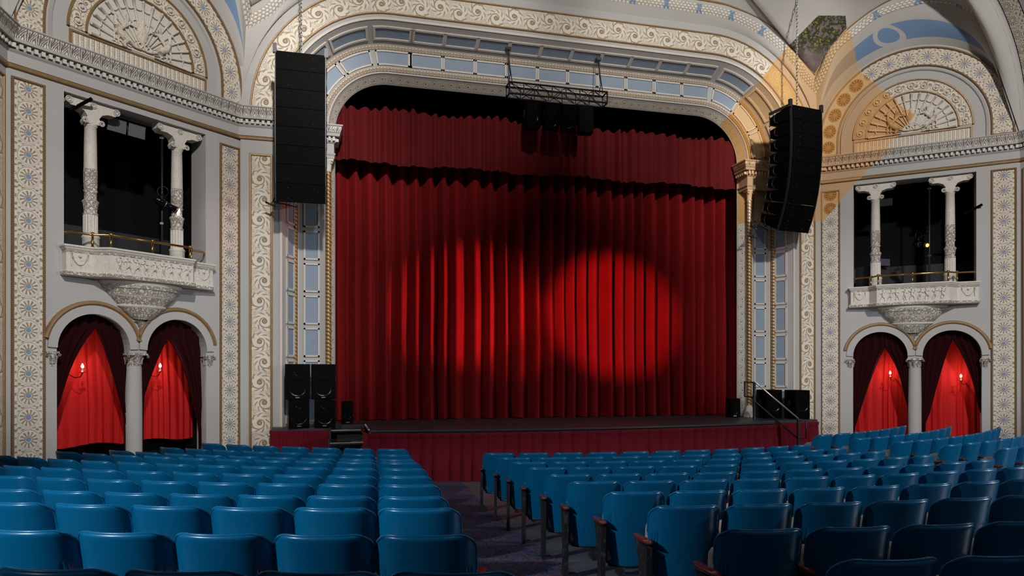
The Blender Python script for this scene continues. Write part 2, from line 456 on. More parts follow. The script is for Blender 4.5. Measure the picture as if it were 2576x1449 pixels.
# ------------------------------------------------------------------ proscenium wall
C0A = archpath(3.14, legs=False)
def build_proscenium():
    root = MB()
    # main face from the opening edge (r 2.30) out to r 3.14
    sweep(root, FA, archpath(2.30), [(0, 0), (.84, 0)])
    for sg in (-1, 1): root.poly([FA(sg * 6.2, 7.4, -.02), FA(sg * 7.12, 7.4, -.02), FA(sg * 7.12, 8.6, -.02), FA(sg * 6.2, 8.6, -.02)])
    wf = root.build('wall_front', M_WALL, kind='structure')
    # corner spandrel pieces of the legs are flat: widen to the wall corner below the cornice
    mb = MB(); sweep(mb, FA, archpath(2.46, legs=False), [(.0, .012), (.46, .012)])
    p = mb.build('scroll_frieze', M_SCR, wf)
    mb = MB()
    for r in (2.45, 2.94): sweep(mb, FA, archpath(r, legs=False), HR(.045, .035))
    for sg in (-1, 1):
        a, b = sorted((sg * 6.47, sg * 6.89))
        sweep(mb, FA, rect(a, b, .55, 6.74), HR(.05, .04), closed=True)
        sweep(mb, FA, [(sg * 6.40, 7.72), (sg * 6.90, 7.72)], HR(.04, .03))
    mb.build('gold_moulding', M_GOLD, wf)
    mb = MB()
    for sg in (-1, 1):
        a, b = sorted((sg * 6.47, sg * 6.89))
        mb.poly([FA(a, .55, .012), FA(b, .55, .012), FA(b, 6.74, .012), FA(a, 6.74, .012)], [(.55, 0), (.55, .42), (6.74, .42), (6.74, 0)])
    mb.build('scroll_panel', M_SCR, wf)
    mb = MB(); sweep(mb, FA, archpath(2.30), [(0, 0), (0, .03), (.05, .03), (.05, 0)])
    mb.build('edge_bead', M_PFR, wf)
    # reveal between the face and the second arch
    def rev(q, t, off=0.0, zb=.98):
        r = 2.30 + (2.02 - 2.30) * t; y = -.9 + .57 * t
        x, z = arch(q, r - off * .9, zb)
        return (x, y - off * .44, z)
    qs = [0] + [1 + i / 20 for i in range(21)] + [2.5] + [3 + i / 20 for i in range(21)] + [5]
    mb = MB(); mb.grid([[rev(q, 0) for q in qs], [rev(q, 1) for q in qs]], smooth=False)
    t1 = mb.build('trim_1', M_WALL, kind='structure')
    F2 = lambda q, t, off=0.0, zb=.98: (arch(q, 1.35 + .67 * t, zb)[0], -.33 - off, arch(q, 1.35 + .67 * t, zb)[1])
    def panels(fn, t0, t1_, mbp, mbf, fw, legz, legzt):
        rng = []
        w = 2 * XC / 10.4
        for i in range(11):
            x0 = -4.21 + .765 * i; rng.append((x0, x0 + .68, 'x'))
        for q0 in (1, 3):
            for k in range(3):
                o_ = .03 if q0 == 1 else .13
                rng.append((q0 + o_ + k * .285, q0 + o_ + k * .285 + .235, 'q'))
        for (a, b, ty) in rng:
            if ty == 'x':
                qa, qb = [(2 + (x + XC) / (2 * XC)) for x in (a, b)]
                if qa < 2: qa = 2 - (-XC - a) / 2.6
                if qb > 3: qb = 3 + (b - XC) / 2.6
                Q = [qa + (qb - qa) * i / 4 for i in range(5)]
            else:
                Q = [a + (b - a) * i / 8 for i in range(9)]
            mbp.grid([[fn(q, t0, .004) for q in Q], [fn(q, t1_, .004) for q in Q]], smooth=False)
            loop = [(q, t0) for q in Q] + [(q, t1_) for q in Q[::-1]]
            frm(fn, Q, t0, t1_, fw, mbf)
        for sgn in (0, 1):
            for k in range(8):
                zt = legzt - .72 * k; zb_ = zt - legz
                Q = [(zb_ - .98) / (ZC - .98), (zt - .98) / (ZC - .98)]
                if sgn: Q = [5 - q for q in Q][::-1]
                mbp.grid([[fn(q, t0, .004) for q in Q], [fn(q, t1_, .004) for q in Q]], smooth=False)
                frm(fn, Q, t0, t1_, fw, mbf, leg=True)
    def frm(fn, Q, t0, t1_, fw, mbf, leg=False):
        dt = fw[0]; dq = fw[1] * (.6 if leg and Q else 1)
        if leg: dq = fw[0] * .67 / (ZC - .98) * 1.0
        elif 1.98 < Q[0] < 3.0: dq = fw[0] * .67 / (2 * XC)
        else: dq = fw[0] * .67 / 3.0
        for (ta, tb) in ((t0 - dt, t0), (t1_, t1_ + dt)):
            QQ = [Q[0] - dq] + Q[1:-1] + [Q[-1] + dq]
            mbf.grid([[fn(q, ta, .0) for q in QQ], [fn(q, ta, .03) for q in QQ], [fn(q, tb, .03) for q in QQ], [fn(q, tb, .0) for q in QQ]], smooth=False)
        for (qa, qb) in ((Q[0] - dq, Q[0]), (Q[-1], Q[-1] + dq)):
            mbf.grid([[fn(qa, t, o) for t in (t0 - dt, t1_ + dt)] for o in (0, .03)] + [[fn(qb, t, o) for t in (t0 - dt, t1_ + dt)] for o in (.03, 0)], smooth=False)
    a, b = MB(), MB(); panels(rev, .30, .72, a, b, (.07, .01), .57, 6.70)
    a.build('blue_panel', M_BLUE, t1); b.build('panel_frame', M_PFR, t1)
    # second face
    mb = MB(); sweep(mb, y_frame(-.33), archpath(1.35, .98), [(0, 0), (.67, 0)])
    t2 = mb.build('trim_2', M_WALL, kind='structure')
    a, b = MB(), MB(); panels(F2, .34, .74, a, b, (.055, .01), .57, 6.70)
    a.build('blue_panel', M_BLUE, t2); b.build('panel_frame', M_PFR, t2)
    mb = MB()
    for r0 in (1.40, 1.90):
        sweep(mb, y_frame(-.34), archpath(r0, legs=False), [(0, .0), (.01, .02), (.10, .02), (.11, 0)])
    mb.build('guilloche_band', M_GUIL, t2)
    mb = MB()
    for r0, w in ((1.365, .03), (2.0, .035)):
        sweep(mb, y_frame(-.33), archpath(r0, .98), HR(w, .03))
    mb.build('edge_bead', M_PFR, t2)
    # inner reveal down to the curtain line
    R3 = lambda q, t, zb=.98: (arch(q, 1.35 - .15 * t, zb)[0], -.33 + .26 * t, arch(q, 1.35 - .15 * t, zb)[1])
    mb = MB(); mb.grid([[R3(q, 0) for q in qs], [R3(q, .2) for q in qs]], smooth=False)
    mb.grid([[R3(q, .85) for q in qs], [R3(q, 1) for q in qs]], smooth=False)
    t3 = mb.build('trim_3', M_WALL, kind='structure')
    L = [0]
    for q0, q1 in zip(qs, qs[1:]): L.append(L[-1] + math.dist(R3(q0, .5), R3(q1, .5)))
    mb = MB(); mb.grid([[R3(q, .2) for q in qs], [R3(q, .85) for q in qs]], us=L, vs=[0, .17], smooth=False)
    mb.build('vine_band', M_SCRN, t3)
    return wf

def dentils(mb, pts, z, w=.055, gap=.05, h=.075, d=.06):
    """little blocks along a plan polyline; pts are (x,y), outward is to the right of travel"""
    for a, b in zip(pts, pts[1:]):
        L = math.dist(a, b)
        if L < .05: continue
        ux, uy = (b[0] - a[0]) / L, (b[1] - a[1]) / L; nx, ny = uy, -ux
        n = int(L / (w + gap))
        for i in range(n):
            s = (i + .5) * L / n
            c = (a[0] + ux * s, a[1] + uy * s)
            q = []
            for zz in (z, z + h):
                for (e, o) in ((-w / 2, 0), (w / 2, 0), (w / 2, d), (-w / 2, d)):
                    q.append((c[0] + ux * e + nx * o, c[1] + uy * e + ny * o, zz))
            k = mb.pts(q)
            for f in ((0, 3, 2, 1), (0, 1, 5, 4), (1, 2, 6, 5), (2, 3, 7, 6), (3, 0, 4, 7)): mb.face([k + j for j in f])

def plan_sweep(mb, pts, prof, smooth=False):
    """profile (out, z) along plan polyline; out is to the right of travel, mitred"""
    n = len(pts); rows = [[] for _ in prof]; L = [0]
    for i in range(n):
        a, b, c = pts[max(i - 1, 0)], pts[i], pts[min(i + 1, n - 1)]
        d1 = Vector((b[0] - a[0], b[1] - a[1])); d2 = Vector((c[0] - b[0], c[1] - b[1]))
        if d1.length < 1e-6: d1 = d2
        if d2.length < 1e-6: d2 = d1
        d1.normalize(); d2.normalize()
        n1 = Vector((d1.y, -d1.x)); n2 = Vector((d2.y, -d2.x)); m = (n1 + n2)
        m = m.normalized() if m.length > 1e-6 else n1
        m = m / max(.35, m.dot(n1))
        for k, (o, z) in enumerate(prof): rows[k].append((b[0] + m.x * o, b[1] + m.y * o, z))
        if i: L.append(L[-1] + math.dist(pts[i - 1], pts[i]))
    V = [0]
    for a, b in zip(prof, prof[1:]): V.append(V[-1] + math.dist(a, b))
    mb.grid(rows, us=L, vs=V, smooth=smooth)

def cornice(pts, name, z0=7.16):
    """full entablature: gold string course, plain frieze, dentils, leaf band and crown"""
    z = z0 - 7.16
    mb = MB(); plan_sweep(mb, pts, [(0, 7.12 + z), (.03, 7.13 + z), (.03, 7.30 + z), (.06, 7.33 + z), (.07, 7.345 + z)])
    plan_sweep(mb, pts, [(.05, 7.345 + z), (.06, 7.36 + z), (.05, 7.36 + z), (.05, 7.455 + z), (.15, 7.455 + z), (.155, 7.50 + z)])
    plan_sweep(mb, pts, [(.24, 7.655 + z), (.26, 7.67 + z), (.26, 7.69 + z), (0, 7.71 + z)])
    root = mb.build(name, M_WALL, kind='structure')
    mb = MB(); dentils(mb, [(p[0], p[1]) for p in offset(pts, .05)], 7.368 + z); mb.build('dentil_row', M_CREAM, root)
    mb = MB(); plan_sweep(mb, pts, [(.155, 7.50 + z), (.165, 7.54 + z), (.20, 7.59 + z), (.235, 7.625 + z), (.245, 7.655 + z)]); mb.build('leaf_moulding', M_LEAF, root)
    mb = MB(); plan_sweep(mb, pts, [(0, 7.05 + z), (.045, 7.06 + z), (.05, 7.09 + z), (.03, 7.12 + z), (0, 7.125 + z)]); mb.build('gold_moulding', M_GOLD, root)
    return root
def offset(pts, o):
    out = []
    for i in range(len(pts)):
        a, b, c = pts[max(i - 1, 0)], pts[i], pts[min(i + 1, len(pts) - 1)]
        d1 = Vector((b[0] - a[0], b[1] - a[1])); d2 = Vector((c[0] - b[0], c[1] - b[1]))
        if d1.length < 1e-6: d1 = d2
        if d2.length < 1e-6: d2 = d1
        d1.normalize(); d2.normalize(); n1 = Vector((d1.y, -d1.x)); n2 = Vector((d2.y, -d2.x)); m = (n1 + n2).normalized(); m = m / max(.35, m.dot(n1))
        out.append((b[0] + m.x * o, b[1] + m.y * o))
    return out

# ------------------------------------------------------------------ splayed side walls
OPS = (.86, 3.50, 4.20, 6.94)                 # balcony opening
ARC = [(1.46, .61), (3.0, .61)]; ZS = 2.56    # the two lower arches
def wall_cols(mb, fr, S, holes, z0, z1):
    for a, b in zip(S, S[1:]):
        mid = (a + b) / 2; cuts = []
        for (s0, s1, lo, hi) in holes:
            if s0 - 1e-6 <= mid <= s1 + 1e-6: cuts.append((lo, hi))
        cuts.sort(key=lambda c: c[0](mid))
        edges = [z0] + [f for c in cuts for f in c] + [z1]
        for e0, e1 in zip(edges[::2], edges[1::2]):
            if e1(mid) - e0(mid) < 1e-4: continue
            mb.poly([fr(a, e0(a)), fr(b, e0(b)), fr(b, e1(b)), fr(a, e1(a))], [(a, e0(a)), (b, e0(b)), (b, e1(b)), (a, e1(a))])

def tubes(mb, fr, pts, r, off, n=6):
    mb.tube([fr(x, z, off) for x, z in pts], r, n)

def griffin(mb, fr, cx, cz, d, k=1.0):
    """seated winged griffin relief facing direction d (+1 towards larger s)"""
    P = lambda x, z: (cx + d * x * k, cz + z * k)
    T = lambda pts, r, o=.04: mb.tube([fr(*P(x, z), o) for x, z in pts], [q * k for q in r], 8)
    T([(-.16, .10), (-.08, .16), (.02, .22), (.08, .32)], [.05, .075, .07, .05])            # body to chest
    T([(.08, .32), (.10, .42), (.09, .50), (.13, .54), (.19, .52)], [.05, .035, .035, .035, .012])  # neck, head, beak
    T([(.06, .28), (.12, .16), (.11, .02), (.16, .0)], [.035, .022, .016, .016])               # foreleg
    T([(.02, .2), (.04, .08), (.03, .0), (.08, -.01)], [.03, .02, .015, .015])
    T([(-.14, .12), (-.06, .03), (-.12, -.02), (-.03, -.02)], [.06, .04, .02, .02])               # haunch
    T([(-.16, .10), (-.28, .05), (-.38, .04), (-.43, .12), (-.38, .18), (-.33, .13), (-.36, .09)], [.035, .03, .025, .022, .02, .016, .01])  # tail scroll
    for i in range(5):                                                                       # wing feathers
        T([(.0, .28), (-.08 - .02 * i, .40 + .01 * i), (-.10 - .055 * i, .60 - .045 * i)], [.03, .028, .008], .055)
def urn(mb, fr, cx, cz, k=1.0):
    prof = [(.02, 0), (.09, .0), (.07, .04), (.03, .08), (.05, .14), (.12, .30), (.13, .38), (.07, .44), (.05, .50), (.08, .54), (.03, .60), (.01, .64)]
    rows = [[fr(cx + r * k * math.cos(a), cz + z * k, r * k * .6 * math.sin(a)) for a in [PI * i / 8 for i in range(9)]] for r, z in prof]
    mb.grid(rows)
    for sg in (-1, 1):
        mb.tube([fr(cx + sg * x * k, cz + z * k, .03) for x, z in ((.10, .36), (.19, .42), (.20, .52), (.13, .56), (.09, .50))], .014 * k, 6)

def lunette_rays(mb, fr, cx, cz, R):
    n = 16
    for i in range(n + 1):
        a = PI * i / n
        p = lambda r, aa=a: (cx + r * math.cos(aa), cz + r * math.sin(aa))
        mb.tube([fr(*p(.22), .03), fr(*p(R * .72), .03), fr(*p(R * .95), .04)], [.012, .02, .028], 6)
        mb.ball(fr(*p(R * .96), .04), .03, 8, 5)
        if i < n:
            a0 = a + PI / n / 2; c = (cx + R * .88 * math.cos(a0), cz + R * .88 * math.sin(a0))
            rr = R * .085
            mb.tube([fr(c[0] + rr * math.cos(a0 + PI + t), c[1] + rr * math.sin(a0 + PI + t), .03) for t in [(-1.5 + 3.0 * j / 8) for j in range(9)]], .012, 5)

def build_splay(sg, side):
    fr = wall_frame(sg)
    S = sorted(set([-.0, 4.36, OPS[0], OPS[1], .45] + [c + r * math.cos(PI * i / 20) for c, r in ARC for i in range(21)]
                   + [2.15 + 2.16 * math.cos(PI * i / 36) for i in range(37)]))
    S = [s for s in S if -1e-6 <= s <= 4.36 + 1e-6]
    holes = [(OPS[0], OPS[1], lambda s: OPS[2], lambda s: OPS[3])]
    for c, r in ARC:
        holes.append((c - r, c + r, lambda s: -.6, lambda s, c=c, r=r: ZS + math.sqrt(max(0, r * r - (s - c) ** 2))))
    holes.append((ARC[0][0] + ARC[0][1], ARC[1][0] - ARC[1][1], lambda s: -.6, lambda s: 2.50))
    top = lambda s: 8.05 + math.sqrt(max(0.0, 2.16 ** 2 - (s - 2.15) ** 2))
    mb = MB(); wall_cols(mb, fr, S, holes, lambda s: -.6, top)
    # reveals of the openings
    D = -.32
    for c, r in ARC:
        pth = [(c - r, -.6 if c < 2 else 2.5)] + [(c - r * math.cos(PI * i / 20), ZS + r * math.sin(PI * i / 20)) for i in range(21)] + [(c + r, -.6 if c > 2 else 2.5)]
        mb.grid([[fr(x, z, 0) for x, z in pth], [fr(x, z, D) for x, z in pth]], smooth=False)
    mb.poly([fr(2.07, 2.5, 0), fr(2.39, 2.5, 0), fr(2.39, 2.5, D), fr(2.07, 2.5, D)])
    pth = [(OPS[0], OPS[2]), (OPS[0], OPS[3]), (OPS[1], OPS[3]), (OPS[1], OPS[2])]
    mb.grid([[fr(x, z, 0) for x, z in pth], [fr(x, z, -.5) for x, z in pth]], smooth=False)
    w = mb.build('wall_' + side, M_WALL, kind='structure')
    # medallion strips
    mb = MB()
    for a, b, m_ in ((.13, .51, 0),):
        mb.poly([fr(a, .25, .012), fr(b, .25, .012), fr(b, 6.82, .012), fr(a, 6.82, .012)], [(.07, 0), (.07, .38), (6.64, .38), (6.64, 0)])
    mb.build('medallion_panel', M_MED, w)
    mb = MB()
    a, b = 3.83, 4.25
    mb.poly([fr(a, .25, .012), fr(b, .25, .012), fr(b, 6.89, .012), fr(a, 6.89, .012)], [(.11, 0), (.11, .42), (6.75, .42), (6.75, 0)])
    mb.build('medallion_panel', M_MEDW, w)
    mb = MB()
    def halfarch(r, zb, cx=2.15, cz=8.05, n=28):
        return [(cx - r, zb)] + [(cx - r * math.cos(PI * i / n), cz + r * math.sin(PI * i / n)) for i in range(n + 1)] + [(cx + r, zb)]
    sweep(mb, fr, halfarch(1.68, 7.78), [(0, .012), (.39, .012)])
    mb.build('medallion_arch', M_MEDA, w)
    mb = MB()
    for (a, b, zt) in ((.13, .51, 6.82), (3.83, 4.25, 6.89)):
        sweep(mb, fr, rect(a - .02, b + .02, .23, zt + .02), HR(.045, .04), closed=True)
    sweep(mb, fr, halfarch(1.66, 7.76), HR(.045, .04)); sweep(mb, fr, halfarch(2.09, 7.76), HR(.05, .05))
    sweep(mb, fr, [(.45 - .39, 7.76), (.49, 7.76)], HR(.04, .03)); sweep(mb, fr, [(3.81, 7.76), (4.24, 7.76)], HR(.04, .03))
    mb.build('beaded_moulding', M_BEAD, w)
    # recess ring of the lunette
    mb = MB(); sweep(mb, fr, halfarch(1.58, 7.70), [(-.05, 0), (-.03, .04), (.0, .05), (.02, 0)])
    mb.build('plain_moulding', M_WALL, w)
    mb = MB()
    for c, r in ARC:
        pth = [(c - r - .16, ZS + .16)] + [(c - (r + .0) * math.cos(PI * i / 24), ZS + (r + .0) * math.sin(PI * i / 24)) for i in range(25)]
        sweep(mb, fr, pth[1:], [(0, 0), (0, .035), (.15, .035), (.15, 0)])
    mb.build('archivolt', M_WALL, w)
    mb = MB()
    for c, r in ARC:
        aa = [PI * (.065 + .87 * i / 24) for i in range(25)]
        pth = [(c - (r + .19) * math.cos(a), ZS + (r + .19) * math.sin(a)) for a in aa]
        sweep(mb, fr, pth, [(-.045, 0), (-.045, .03), (-.01, .06), (.03, .06), (.045, .03), (.045, 0)])
    mb.build('gold_arch_moulding', M_GOLD, w)
    # lunette
    cx, cz = 2.15, 8.08
    mb = MB()
    fan = [(cx + 1.27 * math.cos(PI * i / 28), cz + 1.27 * math.sin(PI * i / 28)) for i in range(29)]
    mb.poly([fr(x, z, .008) for x, z in fan])
    lun = mb.build('lunette_field', M_LUN, w)
    mb = MB(); P_ = [(cx - 1.02 * math.cos(PI * i / 28), cz + 1.02 * math.sin(PI * i / 28)) for i in range(29)]
    sweep(mb, fr, P_, [(0, .02), (.25, .02)]); mb.build('scroll_border', M_SCRL, lun)
    mb = MB()
    for r in (1.0, 1.29):
        sweep(mb, fr, [(cx - r * math.cos(PI * i / 28), cz + r * math.sin(PI * i / 28)) for i in range(29)], HR(.045, .05))
    sweep(mb, fr, rect(.88, 3.40, 7.74, 8.02), HR(.045, .045), closed=True)
    mb.build('gold_moulding', M_GOLD, lun)
    mb = MB(); mb.poly([fr(.88, 7.74, .015), fr(3.40, 7.74, .015), fr(3.40, 8.02, .015), fr(.88, 8.02, .015)], [(0, 0), (2.52, 0), (2.52, .28), (0, .28)])
    mb.build('fluted_frieze', M_FLUTE, lun)
    mb = MB(); lunette_rays(mb, fr, cx, cz, .98)
    # scrollwork in the outer border: little S curves as true relief
    for i in range(13):
        a = PI * (i + .5) / 13; c = (cx + 1.145 * math.cos(a), cz + 1.145 * math.sin(a))
        pts = []
        for j in range(11):
            t = j / 10; ang = a + PI / 2 + 4.4 * (t - .5); rr = .075
            pts.append((c[0] + rr * math.cos(ang * 1.6) * (1 if i % 2 else -1), c[1] + rr * math.sin(ang * 1.6)))
        tubes(mb, fr, pts, .011, .035, 5); mb.ball(fr(c[0], c[1], .035), .035, 8, 5)
    mb.build('shell_rays', M_CREAM, lun)
    mb = MB(); griffin(mb, fr, cx + .42, cz + .02, 1, .95); mb.build('griffin_relief', M_REL, lun)
    mb = MB(); griffin(mb, fr, cx - .42, cz + .02, -1, .95); mb.build('griffin_relief', M_REL, lun)
    mb = MB(); urn(mb, fr, cx, cz + .05, .95); mb.build('urn_relief', M_REL, lun)
    # dark rooms behind the openings
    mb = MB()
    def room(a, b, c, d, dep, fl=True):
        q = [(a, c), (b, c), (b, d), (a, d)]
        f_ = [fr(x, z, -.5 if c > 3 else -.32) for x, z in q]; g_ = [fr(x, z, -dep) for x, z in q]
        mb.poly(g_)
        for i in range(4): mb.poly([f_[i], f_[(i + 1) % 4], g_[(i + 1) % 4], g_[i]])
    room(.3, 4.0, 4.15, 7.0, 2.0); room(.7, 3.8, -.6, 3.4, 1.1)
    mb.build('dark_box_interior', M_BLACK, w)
    mb = MB(); mb.poly([fr(.3, 4.15, -1.9), fr(4.0, 4.15, -1.9), fr(4.0, 5.05, -1.9), fr(.3, 5.05, -1.9)])
    mb.build('grey_dado', M_DGREY, w)
    return w

def build_ceiling():
    """penetrations, garland, gold line and the saucer vault"""
    def curve(P): # smooth catmull through points
        out = []
        for i in range(len(P) - 1):
            p0, p1, p2, p3 = P[max(i - 1, 0)], P[i], P[i + 1], P[min(i + 2, len(P) - 1)]
            for k in range(6):
                t = k / 6
                out.append(tuple(.5 * ((2 * p1[d]) + (-p0[d] + p2[d]) * t + (2 * p0[d] - 5 * p1[d] + 4 * p2[d] - p3[d]) * t * t + (-p0[d] + 3 * p1[d] - 3 * p2[d] + p3[d]) * t ** 3) for d in range(3)))
        out.append(tuple(P[-1])); return out
    def resample(P, n):
        L = [0]
        for a, b in zip(P, P[1:]): L.append(L[-1] + math.dist(a, b))
        out = []
        for i in range(n + 1):
            t = L[-1] * i / n; k = 0
            while k < len(L) - 2 and L[k + 1] < t: k += 1
            f_ = (t - L[k]) / (L[k + 1] - L[k] or 1)
            out.append(tuple(P[k][d] + (P[k + 1][d] - P[k][d]) * f_ for d in range(3)))
        return out
    Y1 = -1.35
    ga = [(6.99, -.84, 9.38), (6.40, -1.05, 9.62), (5.98, Y1, 9.80), (5.53, Y1, 10.16), (5.12, Y1, 10.41), (4.67, Y1, 10.59), (4.27, Y1, 10.71), (3.82, Y1, 10.77), (3.38, Y1, 10.785), (1.6, Y1, 10.79)]
    K_ = 1.0215      # the garland lies close to the wall plane
    mv = lambda p: (-5.26 + (p[0] + 5.26) * K_, CAM[1] + (p[1] - CAM[1]) * K_, 2.12 + (p[2] - 2.12) * K_) if p[1] <= -1.3 else p
    ga = [mv(p) for p in ga]; ga[1] = (6.47, -.95, 9.70)
    GA = ga + [(-x, y, z) for x, y, z in ga[::-1]]
    ga2 = [(6.90, -.92, 9.84), (6.30, -1.2, 10.12), (5.90, Y1 - .03, 10.35), (5.40, Y1 - .05, 10.62), (4.90, Y1 - .06, 10.83), (4.3, Y1 - .06, 10.98), (3.7, Y1 - .06, 11.05), (1.8, Y1 - .06, 11.07)]
    ga2 = [mv(p) for p in ga2]; ga2[1] = (6.40, -1.0, 10.20)
    GB = ga2 + [(-x, y, z) for x, y, z in ga2[::-1]]
    def wallpts(sg, P):
        fr = wall_frame(sg); return [fr(s, z, o) for s, z, o in P]
    W1 = [(0.02, 9.38, .02), (.25, 9.80, .30), (.51, 10.24, .5), (.94, 10.55, .5), (1.38, 10.84, .5), (1.78, 10.94, .5), (2.15, 10.97, .5), (2.52, 10.96, .5), (2.93, 10.82, .5), (3.30, 10.57, .5), (3.52, 10.42, .5)]
    W2 = [(0.06, 9.84, .08), (.36, 10.28, .38), (.66, 10.62, .54), (1.08, 10.92, .56), (1.45, 11.10, .58), (1.80, 11.20, .6), (2.15, 11.24, .6), (2.52, 11.2, .62), (2.85, 11.08, .64), (3.1, 10.92, .66), (3.22, 10.85, .68)]
    mb = MB(); mg = MB(); mo = MB()
    CA = curve(GA); n = 90
    C0 = resample([FA(x, z, 0) for x, z in C0A], n); C1 = resample(CA, n)
    def loft(a, b, N=6, bulge=.0, uvs=False):
        rows = []
        for j in range(N + 1):
            t = j / N; e = t
            rows.append([tuple(p[d] + (q[d] - p[d]) * e for d in range(3)) for p, q in zip(a, b)])
        mb.grid(rows, us=[i / (len(a) - 1) for i in range(len(a))], vs=[j / N for j in range(N + 1)])
    # over the proscenium (coarse correspondence by x)
    loft(C0[::-1], C1)
    boundary_top = []
    def ribbon(m_, P, w, updir, h=.03):
        L = [0]
        for a, b in zip(P, P[1:]): L.append(L[-1] + math.dist(a, b))
        r = [[], [], [], []]
        for p in P:
            u_ = updir(p)
            i_ = Vector((0, -5.0, p[2])) - Vector(p); i_.z = 0; i_.normalize(); i_ = i_ * h
            for k, (e, o) in enumerate(((0, 0), (.15, 1), (.85, 1), (1, 0))):
                r[k].append(tuple(Vector(p) + u_ * (e * w) + i_ * o))
        m_.grid(r, us=L, vs=[0, w * .15, w * .85, w])
    def upd(P, inw):
        out = {}; inw = Vector(inw).normalized()
        for i, p in enumerate(P):
            a = Vector(P[max(i - 1, 0)]); b = Vector(P[min(i + 1, len(P) - 1)]); t = (b - a).normalized()
            u_ = t.cross(inw)
            if u_.z < 0: u_ = -u_
            out[p] = u_.normalized()
        return lambda p: out[p]
    ribbon(mg, CA, .22, upd(CA, (0, -1, -.25))); CB = curve(GB); ribbon(mo, CB, .05, upd(CB, (0, -1, -.25)))
    loft(resample(CA, 60), resample(CB, 60), 2)
    mwall = MB(); loops = {}
    for sg in (-1, 1):
        fr = wall_frame(sg)
        c0 = resample([fr(2.15 - 2.165 * math.cos(PI * i / 40), 7.65 if i in (0, 40) else 8.05 + 2.16 * math.sin(PI * i / 40), 0) for i in range(41)], 48)
        c1c = curve([(sg * 6.99, -.84, 9.38)] + wallpts(sg, W1)[1:]); c1 = resample(c1c, 48)
        rows = []
        for j in range(9):
            t = j / 8
            rows.append([tuple(p[d] + (q[d] - p[d]) * t for d in range(3)) for p, q in zip(c0, c1)])
        mwall.grid(rows, us=[i / 48 for i in range(49)], vs=[j / 8 for j in range(9)])
        ribbon(mg, c1c, .20, upd(c1c, (sg * SN[0], SN[1], -.25))); c2c = curve([(sg * 6.90, -.92, 9.84)] + wallpts(sg, W2)[1:]); ribbon(mo, c2c, .05, upd(c2c, (sg * SN[0], SN[1], -.25)))
        loft(resample(c1c, 40), resample(c2c, 40), 2)
        loops[sg] = c2c
    # transverse arch towards the house
    TR0 = [(10.28, -3.72, 7.7), (10.15, -3.8, 8.6), (9.75, -3.9, 9.6), (9.1, -4.0, 10.5), (8.1, -4.1, 11.3), (6.6, -4.2, 12.0), (4, -4.3, 12.5), (0, -4.3, 12.7)]
    TR0 = TR0 + [(-x, y, z) for x, y, z in TR0[-2::-1]]
    tip = wall_frame(1)(3.52, 10.42, .5); tip2 = wall_frame(1)(3.22, 10.85, .68)
    TR1 = [tip, (8.3, -3.75, 11.0), (7.5, -3.8, 11.5), (6.2, -3.85, 12.0), (4, -3.9, 12.3), (0, -3.9, 12.5)]
    TR1 = TR1 + [(-p[0], p[1], p[2]) for p in TR1[-2::-1]]
    a_, b_ = resample(curve(TR0), 60), resample(curve(TR1), 60)
    loft(a_, b_); ribbon(mg, curve(TR1), .2, lambda p: Vector((0, .5, .86)))
    # saucer vault
    loop = resample(loops[1], 30)[::-1] + resample(CB, 60) + resample(loops[-1], 30) + [p for p in resample([(-tip2[0], tip2[1], tip2[2]), (-6, -3.8, 12.1), (-4, -3.8, 12.4), (0, -3.8, 12.6), (4, -3.8, 12.4), (6, -3.8, 12.1), tip2], 40)]
    cen = (0, -2.6, 12.9)
    rows = []
    for j in range(9):
        t = j / 8
        rows.append([(p[0] + (cen[0] - p[0]) * t, p[1] + (cen[1] - p[1]) * t, p[2] + (cen[2] - p[2]) * math.sin(t * PI / 2)) for p in loop])
    msau = MB(); msau.grid(rows, closed=True)
    def f_ceil(g):
        n_ = g.noise(1.1, 4); n2 = g.noise(25, 3)
        c = g.mix(n_ * .7, (.50, .485, .465), (.43, .415, .395))
        return tanned(g, c), n2
    M_CEIL = material('ceiling_paint', f_ceil, rough=.75, bump=.06, dist=.01, spec=.25)
    ce = mb.build('ceiling', M_CEIL, kind='structure')
    def f_cres(g):
        u, v = g.uv(); n_ = g.noise(1.1, 4)
        w_ = (u - .5).abs()
        lo = .22 + w_ * w_ * 1.4; hi = .74 - w_ * w_ * 1.4
        inn = g.step(v - lo, .0, .012) * g.step(hi - v, .0, .012)
        du = (u - .47) * 6.2; dv = (v - (lo + hi) * .5) * .95
        r = (du * du + dv * dv).sqrt()
        blue = (inn * g.step(r, .32, .33)).max(1 - g.step(r, .215, .225))
        c = g.mix(n_ * .7, (.48, .465, .445), (.40, .385, .365))
        return tanned(g, g.mix(blue, c, g.mix(n_, (.17, .27, .44), (.13, .22, .37))), g.mix(blue, (.54, .39, .23), (.40, .27, .17)))
    mwall.build('crescent_soffit', material('crescent_paint', f_cres, rough=.7), ce)
    mg.build('laurel_garland', M_GARL, ce); mo.build('gold_line', M_GOLD, ce)
    # patch of old painted foliage inside the pendentive's V
    def f_fol(g):
        n1 = g.noise(4.5, 5, rough=.7); n2 = g.noise(11, 4); x, y, z = g.pos()
        c = g.mix(g.step(n1, .35, .65), (.15, .115, .11), (.22, .18, .165))
        c = g.mix(g.step(n2, .42, .54) * g.step(z, 10.1, 10.5), c, (.035, .045, .015))
        c = g.mix(g.step(n2, .60, .66) * g.step(z, 10.3, 10.5), c, (.24, .23, .04))
        return c
    def f_vault(g):
        c = g.mix(g.noise(1.1, 4) * .7, (.50, .485, .465), (.43, .415, .395))
        return g.mix(patch(g), c, f_fol(g)), g.noise(25, 3)
    msau.build('saucer_vault', material('vault_paint', f_vault, rough=.75, bump=.06, dist=.01, spec=.25), ce)
